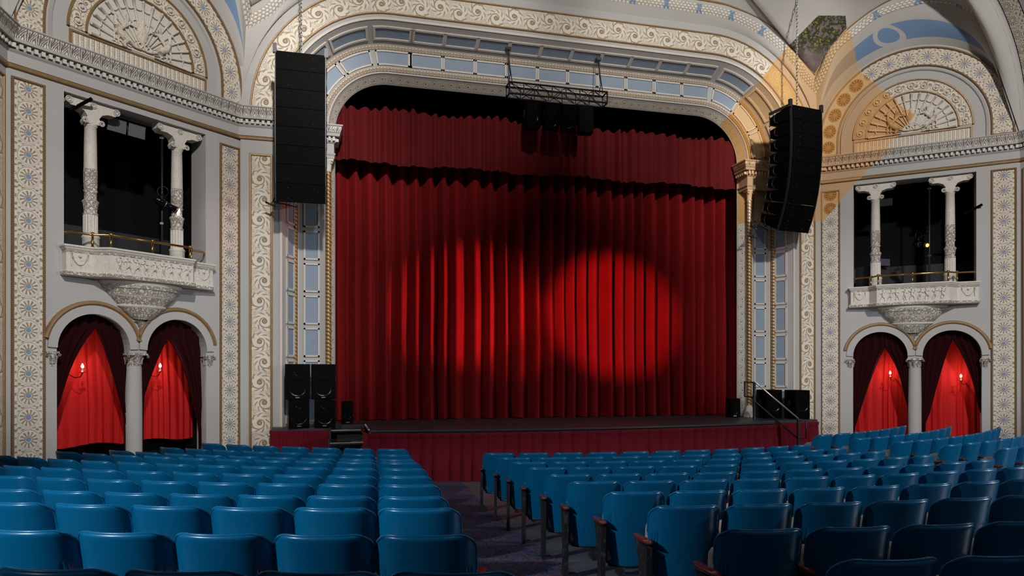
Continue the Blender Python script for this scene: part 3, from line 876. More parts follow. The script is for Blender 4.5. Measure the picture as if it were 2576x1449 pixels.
    # rib of rosettes on the transverse arch
    P = curve(TR0); mb2 = MB(); L = [0]
    for a, b in zip(P, P[1:]): L.append(L[-1] + math.dist(a, b))
    nr = []
    for i, p in enumerate(P):
        a = Vector(P[max(i - 1, 0)]); b = Vector(P[min(i + 1, len(P) - 1)]); t = (b - a).normalized(); nr.append(t)
    def rib(m_, prof):
        rows = []
        for (y_, o) in prof:
            rows.append([tuple(Vector(p) + Vector((0, -y_, 0)) + Vector((-t.z if True else 0, 0, t.x)) * (-o if True else 0)) for p, t in zip(P, nr)])
        m_.grid(rows, us=L, vs=[abs(q[0]) for q in prof])
    rib(mb2, [(0, 0), (0, .08), (.06, .1)]); rib(mb2, [(.46, .1), (.9, .08)])
    tr = mb2.build('trim_4', M_WALL, kind='structure')
    m3 = MB(); rows = []
    rib(m3, [(.08, .10), (.44, .10)]); m3.build('rosette_band', M_ROS, tr)
    m4 = MB(); rib(m4, [(.05, .1), (.055, .14), (.085, .14), (.09, .1)]); rib(m4, [(.43, .1), (.435, .14), (.465, .14), (.47, .1)]); m4.build('gold_moulding', M_GOLD, tr)

# ------------------------------------------------------------------ floor
C_ROWS = [[11.28, -2.529, 0.922], [12.093, -2.503, 0.95], [12.9, -2.524, 0.99], [13.78, -2.56, 1.036], [14.66, -2.588, 1.08], [15.483, -2.63, 1.132], [16.348, -2.621, 1.18], [17.23, -2.65, 1.232], [18.161, -2.693, 1.275], [19.024, -2.667, 1.334]]
R_ROWS = [[10.821, 3.381, 1.023], [11.614, 3.498, 1.029], [12.438, 3.558, 1.05], [13.161, 3.794, 1.062], [13.95, 3.93, 1.09], [14.75, 4.05, 1.12]]
L_ROWS = [[11.524, 4.578, 0.944], [12.325, 4.607, 0.952], [13.231, 4.644, 0.995], [14.0, 4.676, 1.055], [14.85, 4.714, 1.097], [15.708, 4.775, 1.141], [16.597, 4.834, 1.199], [17.363, 4.892, 1.234], [18.156, 4.942, 1.3], [18.911, 4.999, 1.31], [19.759, 5.002, 1.362]]
SH = .90
CAM = (-5.26, -16.72, 2.12); TH = math.radians(14.4); FPX = 1780.0
def proj(x, y, z):
    du, dv = x - CAM[0], y - CAM[1]; X_ = du * math.cos(TH) - dv * math.sin(TH); Y_ = du * math.sin(TH) + dv * math.cos(TH)
    return 1288 + FPX * X_ / Y_, 940 - FPX * (z - CAM[2]) / Y_, Y_
SEATS = []
def plan_seats():
    lim = [2041, 2139, 2248, 2379, 2537, 2720, 2800, 2800, 2800, 2800]
    for k, (R, a, zt) in enumerate(C_ROWS):
        for i in range(14):
            th = (a - .2475 + .525 * i) / R
            x, y = -.04 + R * math.sin(th), 4.64 - R * math.cos(th)
            px = proj(x, y, zt)
            e = (a + .525 * i) / R
            if proj(-.04 + R * math.sin(e), 4.64 - R * math.cos(e), zt)[0] > lim[k] + 6: break
            if px[0] > 2576 + 110: break
            SEATS.append(('centre', k, i, x, y, zt - SH, th, .49, .525))
    for k, (R, a, zt) in enumerate(R_ROWS):
        nmax = [7, 8, 9, 8, 6, 4][k]
        for i in range(nmax):
            th = (a - .26 + .56 * i) / R
            x, y = .265 + R * math.sin(th), 4.62 - R * math.cos(th)
            if proj(x, y, zt)[0] > 2576 + 60: break
            SEATS.append(('right', k, i, x, y, zt - SH, th, .51, .56))
    for k, (R, a, zt) in enumerate(L_ROWS):
        pp = .55 - .003 * k; cnt = [7, 8, 9, 10, 11, 12, 12, 12, 12, 12, 12][k]
        for i in range(cnt):
            th = (a - .26 + pp * i) / R
            x, y = -(.1 + R * math.sin(th)), 5.2 - R * math.cos(th)
            if proj(x, y, zt)[0] < -60 - 90 * (k > 7): break
            SEATS.append(('left', k, i, x, y, zt - SH, -th, .51, pp))
plan_seats()
def zbase(x, y):
    R = math.hypot(x, y - 4.64)
    if R < 10.2: return 0.0
    return max(0.0, .022 + .0535 * (R - 11.28)) if R > 10.9 else .0
def zfloor(x, y):
    sw = .6; s = 0
    if y > -4.2: return zbase(x, y)
    for q in SEATS:
        d2 = (x - q[3]) ** 2 + (y - q[4]) ** 2
        if d2 > 6: continue
        w = math.exp(-d2 / .45); sw += w; s += w * (q[5] - zbase(q[3], q[4]))
    return zbase(x, y) + s / sw

def build_floor():
    mb = MB()
    xs = [-16 + .5 * i for i in range(65)]; ys = [-22 + .5 * i for i in range(45)]
    rows = [[(x, y, zfloor(x, y) - .008) for x in xs] for y in ys]
    mb.grid(rows, us=xs, vs=ys)
    fl = mb.build('floor', M_FLOOR, kind='structure')
    # aisle carpet
    mb = MB(); ts = [i / 60 for i in range(61)]
    rows = []
    for t in ts:
        y = -2.75 - 15.5 * t
        xr = -2.78 - .030 * (-y - 2.9); xl = xr - 1.24 - .010 * (-y - 2.9)
        n = 8
        rows.append([(xl + (xr - xl) * j / n, y, zfloor(xl + (xr - xl) * j / n, y) + .006) for j in range(n + 1)])
    mb.grid(rows)
    # front cross strip in front of the stage
    o = mb.build('aisle_carpet', M_CARP)
    tag(o, 'blue and brown patterned carpet runner down the aisle to the stage skirt', 'carpet')

# ------------------------------------------------------------------ seats
def make_seat():
    root = empty('theater_seat', (0, 0, 0))
    hw, z0, z1, r = .245, .30, SH, .085
    gx = []
    for c in (.97, .90, .83, .76):
        pass
    base = [-1, -.985, -.95]
    gr = []
    for c in (.90, .84, .78):
        gr += [(-c - .014, 0), (-c, 1), (-c + .014, 0)]
    xs = [(-1, 0), (-.985, 0), (-.95, 0)] + gr + [(-.7, 0), (-.55, 0), (-.4, 0), (-.2, 0), (0, 0)]
    xs = xs + [(-x, g) for x, g in xs[-2::-1]]
    zs = [0, .012, .035] + [.06 + i * .047 for i in range(8)] + [.43, .435, .46, .49, .515]
    zs = [z for z in zs] + [z1 - z0 - r * (1 - math.sin(a)) for a in [PI / 2 * i / 7 for i in range(1, 8)]]
    def surf(p, z, side):
        zz = z + z0
        h = hw
        if zz > z1 - r: h = hw - r + math.sqrt(max(0, r * r - (zz - (z1 - r)) ** 2)) * 1.0
        rb = .07
        if zz < z0 + rb: h = hw - .045 + .045 * math.sqrt(max(0, 1 - ((z0 + rb - zz) / rb) ** 2))
        x = p * h
        y = -.115 * (zz - z0) / (z1 - z0) + .02 * (1 - (zz - z0) / .6) ** 2     # leans back towards the audience
        y += .058 * (x / hw) ** 2 + .055 * abs(x / hw) ** 5
        lip = max(0, (zz - (z1 - .016)) / .016); y += .014 * lip * lip
        botz = -.012 * (1 - (x / hw) ** 2) if zz < z0 + .05 else 0
        return (x, y + side, zz + botz)
    back = [[surf(p, z, -.004 * 0 - (-.007 if (g and .02 < z < .40) else 0)) for p, g in xs] for z in zs]
    front = [[surf(p * .985, z, .018) for p, g in xs] for z in zs]
    mb = MB(); mb.grid(back); mb.grid([r_[::-1] for r_ in front])
    for a, b in ((back[-1], front[-1]),): 
        mb.grid([a, [((p[0] + q[0]) / 2, (p[1] + q[1]) / 2, p[2] + .006) for p, q in zip(a, b)], b])
    mb.grid([front[0], back[0]])
    edge = [r_[0] for r_ in back[10:]] + back[-1][1:-1] + [r_[-1] for r_ in back[:9:-1]]
    mb.tube([(p[0], p[1] + .006, p[2]) for p in edge], .0085, 6)
    mb.grid([[r_[0] for r_ in front], [r_[0] for r_ in back]]); mb.grid([[r_[-1] for r_ in back], [r_[-1] for r_ in front]])
    mb.build('backrest', M_SEAT, root)
    # black bottom edging of the back panel
    mb = MB(); mb.tube([(p[0] * .98, p[1] + .012, p[2] - .006) for p in back[0]][1:-1], .012, 6); mb.build('bottom_trim', M_DST, root)
    # upholstered pad on the stage side
    mb = MB()
    zz = [.03, .05, .12, .25, .38, .47, .52, .54]; px_ = [-.80, -.74, -.5, 0, .5, .74, .80]
    def pad(p, z):
        e = (1 - max(0, (abs(p) - .66) / .14) ** 2) * (1 - max(0, (z - .46) / .08) ** 2)
        q = surf(p, z, .018); return (q[0], q[1] + .045 * max(0, min(1, e)), q[2])
    mb.grid([[pad(p, z) for p in px_] for z in zz]); mb.build('back_padding', M_PAD, root)
    # tipped up seat
    mb = MB()
    sec = [(.05, .34), (.09, .30), (.16, .31), (.21, .40), (.235, .60), (.225, .72), (.18, .755), (.12, .74), (.075, .60), (.05, .42)]
    rows = []
    for x in (-.214, -.207, -.18, 0, .18, .207, .214):
        k = .86 if abs(x) > .21 else (.97 if abs(x) > .20 else 1.0)
        cy, cz = .145, .53
        rows.append([(x, cy + (y - cy) * k, cz + (z - cz) * k) for y, z in sec])
    mb.grid([list(r_) for r_ in rows], closed=True)
    for rr, rev_ in ((rows[0], 0), (rows[-1], 1)): mb.poly(rr if not rev_ else rr[::-1])
    mb.build('seat_cushion', M_PAD, root)
    def standard(x):
        a = MB(); sec = [(-.03, 0), (.20, 0), (.20, .03), (.12, .08), (.10, .30), (.16, .50), (.24, .62), (-.07, .62), (-.045, .30), (-.035, .08)]
        rows = [[(x + e, y, z) for y, z in sec] for e in (-.019, .019)]
        a.grid(rows, closed=True, smooth=False); a.poly(rows[0]); a.poly(rows[1][::-1])
        b = MB(); n = 13; pr = []
        for i in range(n):
            t = i / (n - 1); y = -.10 + .40 * t
            w = .034 * math.sqrt(max(.02, 1 - abs(2 * t - 1) ** 5)); h = .022 * math.sqrt(max(.05, 1 - abs(2 * t - 1) ** 6))
            z = .648 + .012 * math.cos(t * PI * 1.2)
            pr.append([(x + w * math.cos(q), y, z + h * math.sin(q)) for q in [2 * PI * j / 10 for j in range(10)]])
        b.grid(pr, closed=True); b.poly(pr[0][::-1]); b.poly(pr[-1])
        return a, b
    return root, standard

def build_seats():
    root, standard = make_seat()
    meshes = {}
    def std_objs(x):
        if x not in meshes:
            a, b = standard(x); oa = a.build('leg', M_IRON); ob = b.build('armrest', M_MAHOG)
            meshes[x] = (oa, ob, [False])
        return meshes[x]
    protos = list(root.children)
    ordn = lambda n: ['first', 'second', 'third', 'fourth', 'fifth', 'sixth', 'seventh', 'eighth', 'ninth', 'tenth', 'eleventh', 'twelfth', 'thirteenth', 'fourteenth'][n]
    lastidx = {}
    for s in SEATS: lastidx[(s[0], s[1])] = max(lastidx.get((s[0], s[1]), 0), s[2])
    first = True
    for (sec, k, i, x, y, z, th, w, pitch) in SEATS:
        if first: o = root; kids = protos; first = False
        else:
            o = root.copy(); COL.objects.link(o); kids = []
            for c in protos:
                d = c.copy(); COL.objects.link(d); d.parent = o; kids.append(d)
        o.location = (x, y, z); o.rotation_euler = (0, 0, th); o.scale = (w / .49, 1, 1)
        if k > 8 and False: pass
        side = {'left': 'left of the aisle', 'centre': 'right of the aisle', 'right': 'far right block by the arches'}[sec]
        if sec == 'left': lab = f'blue metal theater seat, {ordn(k)} row from the stage, {ordn(i)} left of the aisle'
        elif sec == 'centre': lab = f'blue metal theater seat, {ordn(k)} row from the stage, {ordn(i)} right of the aisle'
        else: lab = f'blue metal theater seat, far right block, {ordn(k)} row from stage, {ordn(i)} from its left end'
        tag(o, lab, 'seat', {'left': 'theater seats left of the aisle', 'centre': 'theater seats right of the aisle', 'right': 'theater seats in the far right block'}[sec])
        # shared standards stand between seats; every seat brings the one on its aisle side
        xs_ = []
        hx = .2625
        if sec == 'left': xs_ = [hx] + ([-hx] if i == lastidx[(sec, k)] else [])
        else: xs_ = [-hx] + ([hx] if i == lastidx[(sec, k)] else [])
        for xx in xs_:
            oa, ob, used = std_objs(xx)
            for q in (oa, ob):
                if not used[0]: q.parent = o
                else:
                    d = q.copy(); COL.objects.link(d); d.parent = o
            used[0] = True

# ------------------------------------------------------------------ stage and curtains
def drape(mb, xs, zs, fn): mb.grid([[fn(x, z) for x in xs] for z in zs], us=xs, vs=zs)
def fold_fn(x0, x1, wmin, wmax, amin, amax, seed, ek=1.0):
    rnd = random.Random(seed); F = []; x = x0
    while x < x1:
        w = rnd.uniform(wmin, wmax); F.append((x, w, rnd.uniform(amin, amax), rnd.uniform(.35, .65), ek * rnd.uniform(.9, 1.9))); x += w
    def f(x):
        for (a, w, am, sk, ex) in F:
            if a <= x < a + w:
                t = (x - a) / w; t = t / (2 * sk) if t < sk else .5 + (t - sk) / (2 * (1 - sk))
                return am * math.sin(PI * t) ** ex
        return 0.0
    return f, F

def build_stage():
    # main curtain
    f, F = fold_fn(-5.5, 5.5, .24, .44, .32, .48, 3)
    xs = [-5.5 + 11 * i / 660 for i in range(661)]; zs = [1.006, 1.05, 2, 3, 4, 5, 6, 7, 7.9]
    mb = MB(); drape(mb, xs, zs, lambda x, z: (x, .80 - f(x + .012 * math.sin(z * 1.7 + x)) * (1.08 - .03 * z), z + (.008 * (1 + math.sin(x * 7)) if z < 1.01 else 0)))
    o = mb.build('stage_curtain', M_CURT)
    tag(o, 'red velvet main stage curtain hanging closed in deep vertical folds', 'curtain')
    # valance
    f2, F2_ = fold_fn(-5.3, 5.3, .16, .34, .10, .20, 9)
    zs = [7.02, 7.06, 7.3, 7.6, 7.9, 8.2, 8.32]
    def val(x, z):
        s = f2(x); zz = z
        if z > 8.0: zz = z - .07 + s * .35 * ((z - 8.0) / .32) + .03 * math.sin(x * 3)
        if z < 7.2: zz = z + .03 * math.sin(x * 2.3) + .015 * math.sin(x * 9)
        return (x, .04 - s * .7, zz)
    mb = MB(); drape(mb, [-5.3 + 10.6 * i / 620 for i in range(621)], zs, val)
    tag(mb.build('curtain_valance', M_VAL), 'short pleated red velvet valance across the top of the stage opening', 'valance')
    # stage house: dark back and side walls
    mb = MB()
    mb.poly([(-7, 1.6, .5), (7, 1.6, .5), (7, 1.6, 10), (-7, 1.6, 10)])
    for sx in (-1, 1): mb.poly([(sx * 5.17, -.07, .9), (sx * 7, 1.6, .9), (sx * 7, 1.6, 10), (sx * 5.17, -.07, 10)])
    mb.poly([(-7, 1.6, 10), (7, 1.6, 10), (7, -.1, 10), (-7, -.1, 10)])
    mb.build('wall_back', M_BLACK, kind='structure')
    # stage platform
    zt = 1.003
    fe = []
    for i in range(25):
        x = -4.52 + (4.66 + 4.52) * i / 24; c = 1 - ((x + .3) / 4.9) ** 2
        fe.append((x, -2.44 - .52 * c))
    side = [(4.66, -.35), (5.30, -.30), (5.30, 1.5), (-5.30, 1.5), (-5.30, -.95), (-4.52, -.95)]
    poly = fe + side
    t = empty('stage_platform', (0, 0, 0), 'raised stage with worn dark grey floor and bowed front edge', 'stage')
    mb = MB(); mb.prism(poly, lambda x, y, o: (x, y, o), zt - .06, zt)
    mb.build('stage_floor', M_STAGE, t)
    mb = MB();     mb.tube([(-4.52, -.95, zt + .004), (-4.52, -1.7, zt + .004), (-4.52, -2.44, zt + .004)], .018, 6)
    mb.build('pale_edge_strip', M_WHITE, t)
    mb = MB(); mb.tube([(x, y - .075, zt - .02) for x, y in fe], .010, 6); mb.build('front_edge_strip', M_DST, t)
    def skirt(path, ztop, zbot, mat, nfold, amp, seed, name='skirt', parent=None):
        L = [0]
        for a, b in zip(path, path[1:]): L.append(L[-1] + math.dist(a, b))
        rnd = random.Random(seed); m = nfold * 14
        ff, _ = fold_fn(0, L[-1] + .01, L[-1] / nfold * .75, L[-1] / nfold * 1.25, amp * .7, amp, seed, .22)
        rows = [[] for _ in range(5)]; us = []
        for i in range(m + 1):
            s = L[-1] * i / m; k = 0
            while k < len(L) - 2 and L[k + 1] < s: k += 1
            a, b = path[k], path[k + 1]; tt = (s - L[k]) / (L[k + 1] - L[k]); ux, uy = (b[0] - a[0]) / (L[k + 1] - L[k]), (b[1] - a[1]) / (L[k + 1] - L[k])
            x, y = a[0] + (b[0] - a[0]) * tt, a[1] + (b[1] - a[1]) * tt; nx, ny = uy, -ux
            h = ff(s); us.append(s)
            for j, (zz, kk) in enumerate(((ztop, .9), (ztop - .06, .9), (ztop - .08, .35), ((ztop + zbot) / 2, 1.0), (zbot, 1.9))):
                e = .015 + h * kk; rows[j].append((x + nx * e, y + ny * e, zz))
        mb = MB(); mb.grid(rows, us=us, vs=[0, .06, .08, .5, 1]); return mb.build(name, mat, parent)
    skirt([(-4.52, -.95), (-4.52, -2.44)][::1] + fe[1:] + [(4.66, -.4)], zt - .055, .0, M_SKIRT, 46, .11, 5, 'pleated_skirt', t)
    # side platforms
    for sg, nm, x0, x1, yf, lab in ((-1, 'l', -6.44, -5.30, -1.28, 'small side stage left of the steps, red skirt, carrying tall speakers'),
                                    (1, 'r', 4.72, 6.62, -1.75, 'side stage right of the main stage, red skirted, carrying a big speaker')):
        t2 = empty('side_platform', ((x0 + x1) / 2, yf, 0), lab, 'platform')
        mb = MB(); mb.prism([(x0, yf), (x1, yf), (x1, -.92 if sg < 0 else -.36), (x0, -.92 if sg < 0 else -.36)] if sg < 0 else [(x0, yf), (x1 - .25, yf + .05), (x1 - .2, -.95), (6.2, -.9), (5.9, -.40), (x0, -.40)], lambda x, y, o: (x, y, o), .93, .99)
        relto(t2, mb).build('platform_top', M_STAGE, t2)
        a = [(x0, -.92), (x0, yf), (x1, yf)] if sg < 0 else [(x0, -.5), (x0, yf), (x1 - .25, yf + .05), (x1 - .2, -.95)]
        s_ = skirt(a, .935, .0, M_SKIRT, 16, .04, 8, 'pleated_skirt', None)
        s_.parent = t2; s_.matrix_parent_inverse = t2.matrix_basis.inverted()
        if sg < 0:
            mb = MB(); mb.prism([(-6.05, -.96), (-5.35, -.96), (-5.30, -.35), (-6.02, -.35)], lambda x, y, o: (x, y, o), .93, .99)
            relto(t2, mb).build('rear_platform', M_STAGE, t2)
    # steps between left platform and stage
    t3 = empty('stage_steps', (-4.9, -1.6, 0), 'black wooden steps between the left side platform and the stage', 'steps')
    for i in range(4):
        mb = MB(); mb.box((-4.91, -1.1 - .28 * i, .92 - .245 * i - .02), (.36, .15, .02)); relto(t3, mb).build('tread', M_BLK, t3)
        mb = MB(); mb.box((-4.91, -1.255 - .28 * i, .92 - .245 * i), (.36, .006, .007)); relto(t3, mb).build('tread_nosing', M_PFR, t3)
    mb = MB(); mb.box((-4.70, -1.42, .68), (.14, .10, .008)); relto(t3, mb).build('loose_board', M_WOOD, t3)
    mb = MB(); mb.box((-4.91, -.98, .5), (.36, .02, .48)); relto(t3, mb).build('riser_board', M_BLK, t3)
    # hand rails
    def rail(name, pts, posts, lab, r=.02, m1=M_ALU):
        t_ = empty(name, (posts[0][0], posts[0][1], 0), lab, 'railing')
        mb = MB(); mb.tube(pts, r, 8); relto(t_, mb).build('hand_rail', m1, t_)
        for (x, y, z0, z1) in posts:
            mb = MB(); mb.box((x, y, (z0 + z1) / 2), (.025, .025, (z1 - z0) / 2)); relto(t_, mb).build('post', M_DST, t_)
        return t_
    tr = rail('stair_handrail', [(4.90, -1.25, 1.93), (5.42, -2.25, 1.06)], [(4.90, -1.25, .99, 1.90), (5.42, -2.25, .05, 1.04)], 'black stair handrail with pale sloping grip at right end of stage')
    mb = MB()
    for z in (-.45,): mb.tube([(4.90, -1.25, 1.90 + z), (5.42, -2.25, 1.03 + z)], .018, 6)
    mb.tube([(4.90, -1.25, 1.90), (4.78, -1.02, 1.92), (4.78, -1.02, 1.55), (4.90, -1.25, 1.53)], .022, 6)
    mb.tube([(5.42, -2.25, 1.04), (5.52, -2.40, 1.02), (5.52, -2.40, .6), (5.42, -2.25, .6)], .022, 6)
    relto(tr, mb).build('rail_bracket', M_DST, tr)
    rail('stair_handrail', [(-5.27, -1.05, 1.92), (-5.27, -1.22, 1.1)], [(-5.27, -1.05, .4, 1.92), (-5.27, -1.30, .0, 1.1)], 'pale upright handrail beside the steps at left end of stage')

def speaker_box(name, c, h, rz, lab, mat=M_SPK, cones=((0, -.5, .6), (0, .55, .3)), badge=True, tilt=0.0, grp=None, chamfer=.25, chz=True):
    from mathutils import Matrix
    t = empty(name, (c[0], c[1], c[2] - h[2]), lab, 'speaker', grp)
    R = Matrix.Rotation(rz, 3, 'Z') @ Matrix.Rotation(tilt, 3, 'X')
    t.rotation_euler = R.to_euler()
    mb = MB(); k = chamfer
    sec = [(-h[0], -h[1]), (h[0], -h[1]), (h[0], h[1] * .3), (h[0] * (1 - k), h[1]), (-h[0] * (1 - k), h[1]), (-h[0], h[1] * .3)]
    mb.prism([(x, y) for x, y in sec], lambda x, y, o: (x, y, o), 0, 2 * h[2]); mb.build('cabinet', mat, t)
    mb = MB(); mb.box((0, -h[1] - .008, h[2]), (h[0] * .93, .008, h[2] * .95)); mb.build('grille', M_SPK, t)
    mb = MB()
    for (x, z, r) in cones:
        rr = r * h[0]; cx_, cz_ = x * h[0], h[2] * (1 + z)
        mb.grid([[(cx_ + q * rr * math.cos(a), -h[1] - .017 + (1 - q) * .02 * (1 if q > .3 else .2) - .004 * (q > .9), cz_ + q * rr * math.sin(a)) for a in [2 * PI * j / 20 for j in range(20)]] for q in (1, .92, .85, .4, .2)], closed=True)
    mb.build('driver_cone', M_SPKG, t)
    if badge:
        mb = MB(); mb.box((0, -h[1] - .02, h[2] * .06 + .02), (.04, .004, .009)); mb.build('badge', M_STEEL, t)
    if chz:
        for sx in (-1, 1):
            mb = MB(); mb.box((sx * (h[0] + .003), 0, h[2] * 1.1), (.004, .05, .07)); mb.build('side_handle', M_DST, t)
    return t

def line_array(x, y, ztop, rz, lab, pitches, bh=.345):
    from mathutils import Matrix
    t = empty('line_array', (x, y, ztop), lab, 'speaker'); t.rotation_euler = (0, 0, rz)
    W, D = .47, .36
    z = 0.0; yy = 0.0; ang = 0.0
    for i, p in enumerate(pitches):
        ang = math.radians(p)
        R = Matrix.Rotation(ang, 3, 'X')
        def T(px, py, pz): v = R @ Vector((px, py, pz)); return (v.x, v.y + yy, v.z + z)
        mb = MB()
        q = []
        for px in (-W, W):
            for (py, pz) in ((-D, 0), (-D, -bh + .006), (D * .25, -bh + .035), (D, -bh * .78), (D, -bh * .22), (D * .25, -.035)):
                q.append(T(px, py, pz))
        k = mb.pts(q); n = 6
        mb.face([k + j for j in range(n)]); mb.face([k + n + j for j in range(n - 1, -1, -1)])
        for j in range(n): mb.face([k + j, k + (j + 1) % n, k + n + (j + 1) % n, k + n + j])
        cab = mb.build('speaker_module', M_SPK, t)
        mb = MB(); mb.poly([T(-W * .97, -D - .006, -.008), T(W * .97, -D - .006, -.008), T(W * .97, -D - .006, -bh + .014), T(-W * .97, -D - .006, -bh + .014)])
        mb.build('grille', M_SPKG if False else M_SPK, cab)
        mb = MB()
        for sx in (-1, 1):
            for pz in (-.08, -bh + .08): mb.ball(T(sx * W * .52, -D - .008, pz), .006, 6, 4)
        mb.build('grille_screw', M_STEEL, cab)
        for sx in (-1, 1):      # rigging plates and curved handles on the flanks
            mb = MB()
            pts = [T(sx * (W + .018), py, pz) for py, pz in ((-D - .01, 0), (-D - .01, -bh), (-D + .05, -bh), (-D + .05, 0))]
            pts2 = [T(sx * (W + .001), py, pz) for py, pz in ((-D - .01, 0), (-D - .01, -bh), (-D + .05, -bh), (-D + .05, 0))]
            mb.poly(pts); mb.poly(pts2)
            for j in range(4): mb.poly([pts[j], pts[(j + 1) % 4], pts2[(j + 1) % 4], pts2[j]])
            mb.build('rigging_plate', M_DST, cab); mb = MB()
            mb.tube([T(sx * (W + .02), .02 + .17 * math.cos(a), -bh / 2 + .13 * math.sin(a)) for a in [-1.2 + 2.4 * j / 6 for j in range(7)]], .012, 5)
            mb.build('side_handle', M_DST, cab); mb = MB()
            mb.tube([T(sx * (W + .015), D - .02, -.03), T(sx * (W + .015), D - .02, -bh + .03)], .012, 5)
            mb.build('rear_link_bar', M_DST, cab)
        v = R @ Vector((0, -D * 0, -bh)); front = R @ Vector((0, -D, -bh))
        # hinge at the front edge: next module starts where this one ends at its front
        nxt = math.radians(pitches[min(i + 1, len(pitches) - 1)]); R2 = Matrix.Rotation(nxt, 3, 'X')
        f2 = R2 @ Vector((0, -D, 0))
        yy = yy + front.y - f2.y; z = z + front.z - f2.z
    mb = MB()
    for sx in (-1, 1):
        mb.box((sx * (W + .02), -D + .02, .05), (.035, .035, .09)); mb.box((sx * (W + .0), 0, .02), (.02, D, .03))
    mb.box((0, .0, .035), (W, .03, .025)); mb.build('bumper_frame', M_DST, t)
    mb = MB(); mb.tube([(-W * .9, D * .5 + yy, z + .02), (-W - .12, D * .8 + yy, z + .10), (-W * .2, D * 1.1 + yy, z + .02)], .014, 6)
    mb.tube([(-W * 1.0, D * .5 + yy, z + .25), (-W * 1.35, D * .9 + yy, z + .03)], .012, 6); mb.tube([(-W * 1.55, D * .9 + yy, z + .08), (-W * 1.15, D * .9 + yy, z - .0)], .022, 6)
    mb.build('stabiliser_arm', M_DST, t)
    return t

def chain(name, p0, p1, lab, r=.02, mat=M_STEEL):
    """hoist chain made of interlocking links"""
    a, b = Vector(p0), Vector(p1); L = (b - a).length; n = int(L / .085); mb = MB()
    for i in range(n):
        c = a + (b - a) * ((i + .5) / n); ax = Vector((1, 0, 0)) if i % 2 else Vector((0, 1, 0))
        pts = []
        for j in range(9):
            q = 2 * PI * j / 8; pts.append(c + ax * (.022 * math.cos(q)) + Vector((0, 0, .055 * math.sin(q))))
        mb.tube(pts, .009, 5, cap=False)
    o = mb.build(name, mat); return tag(o, lab, 'chain')

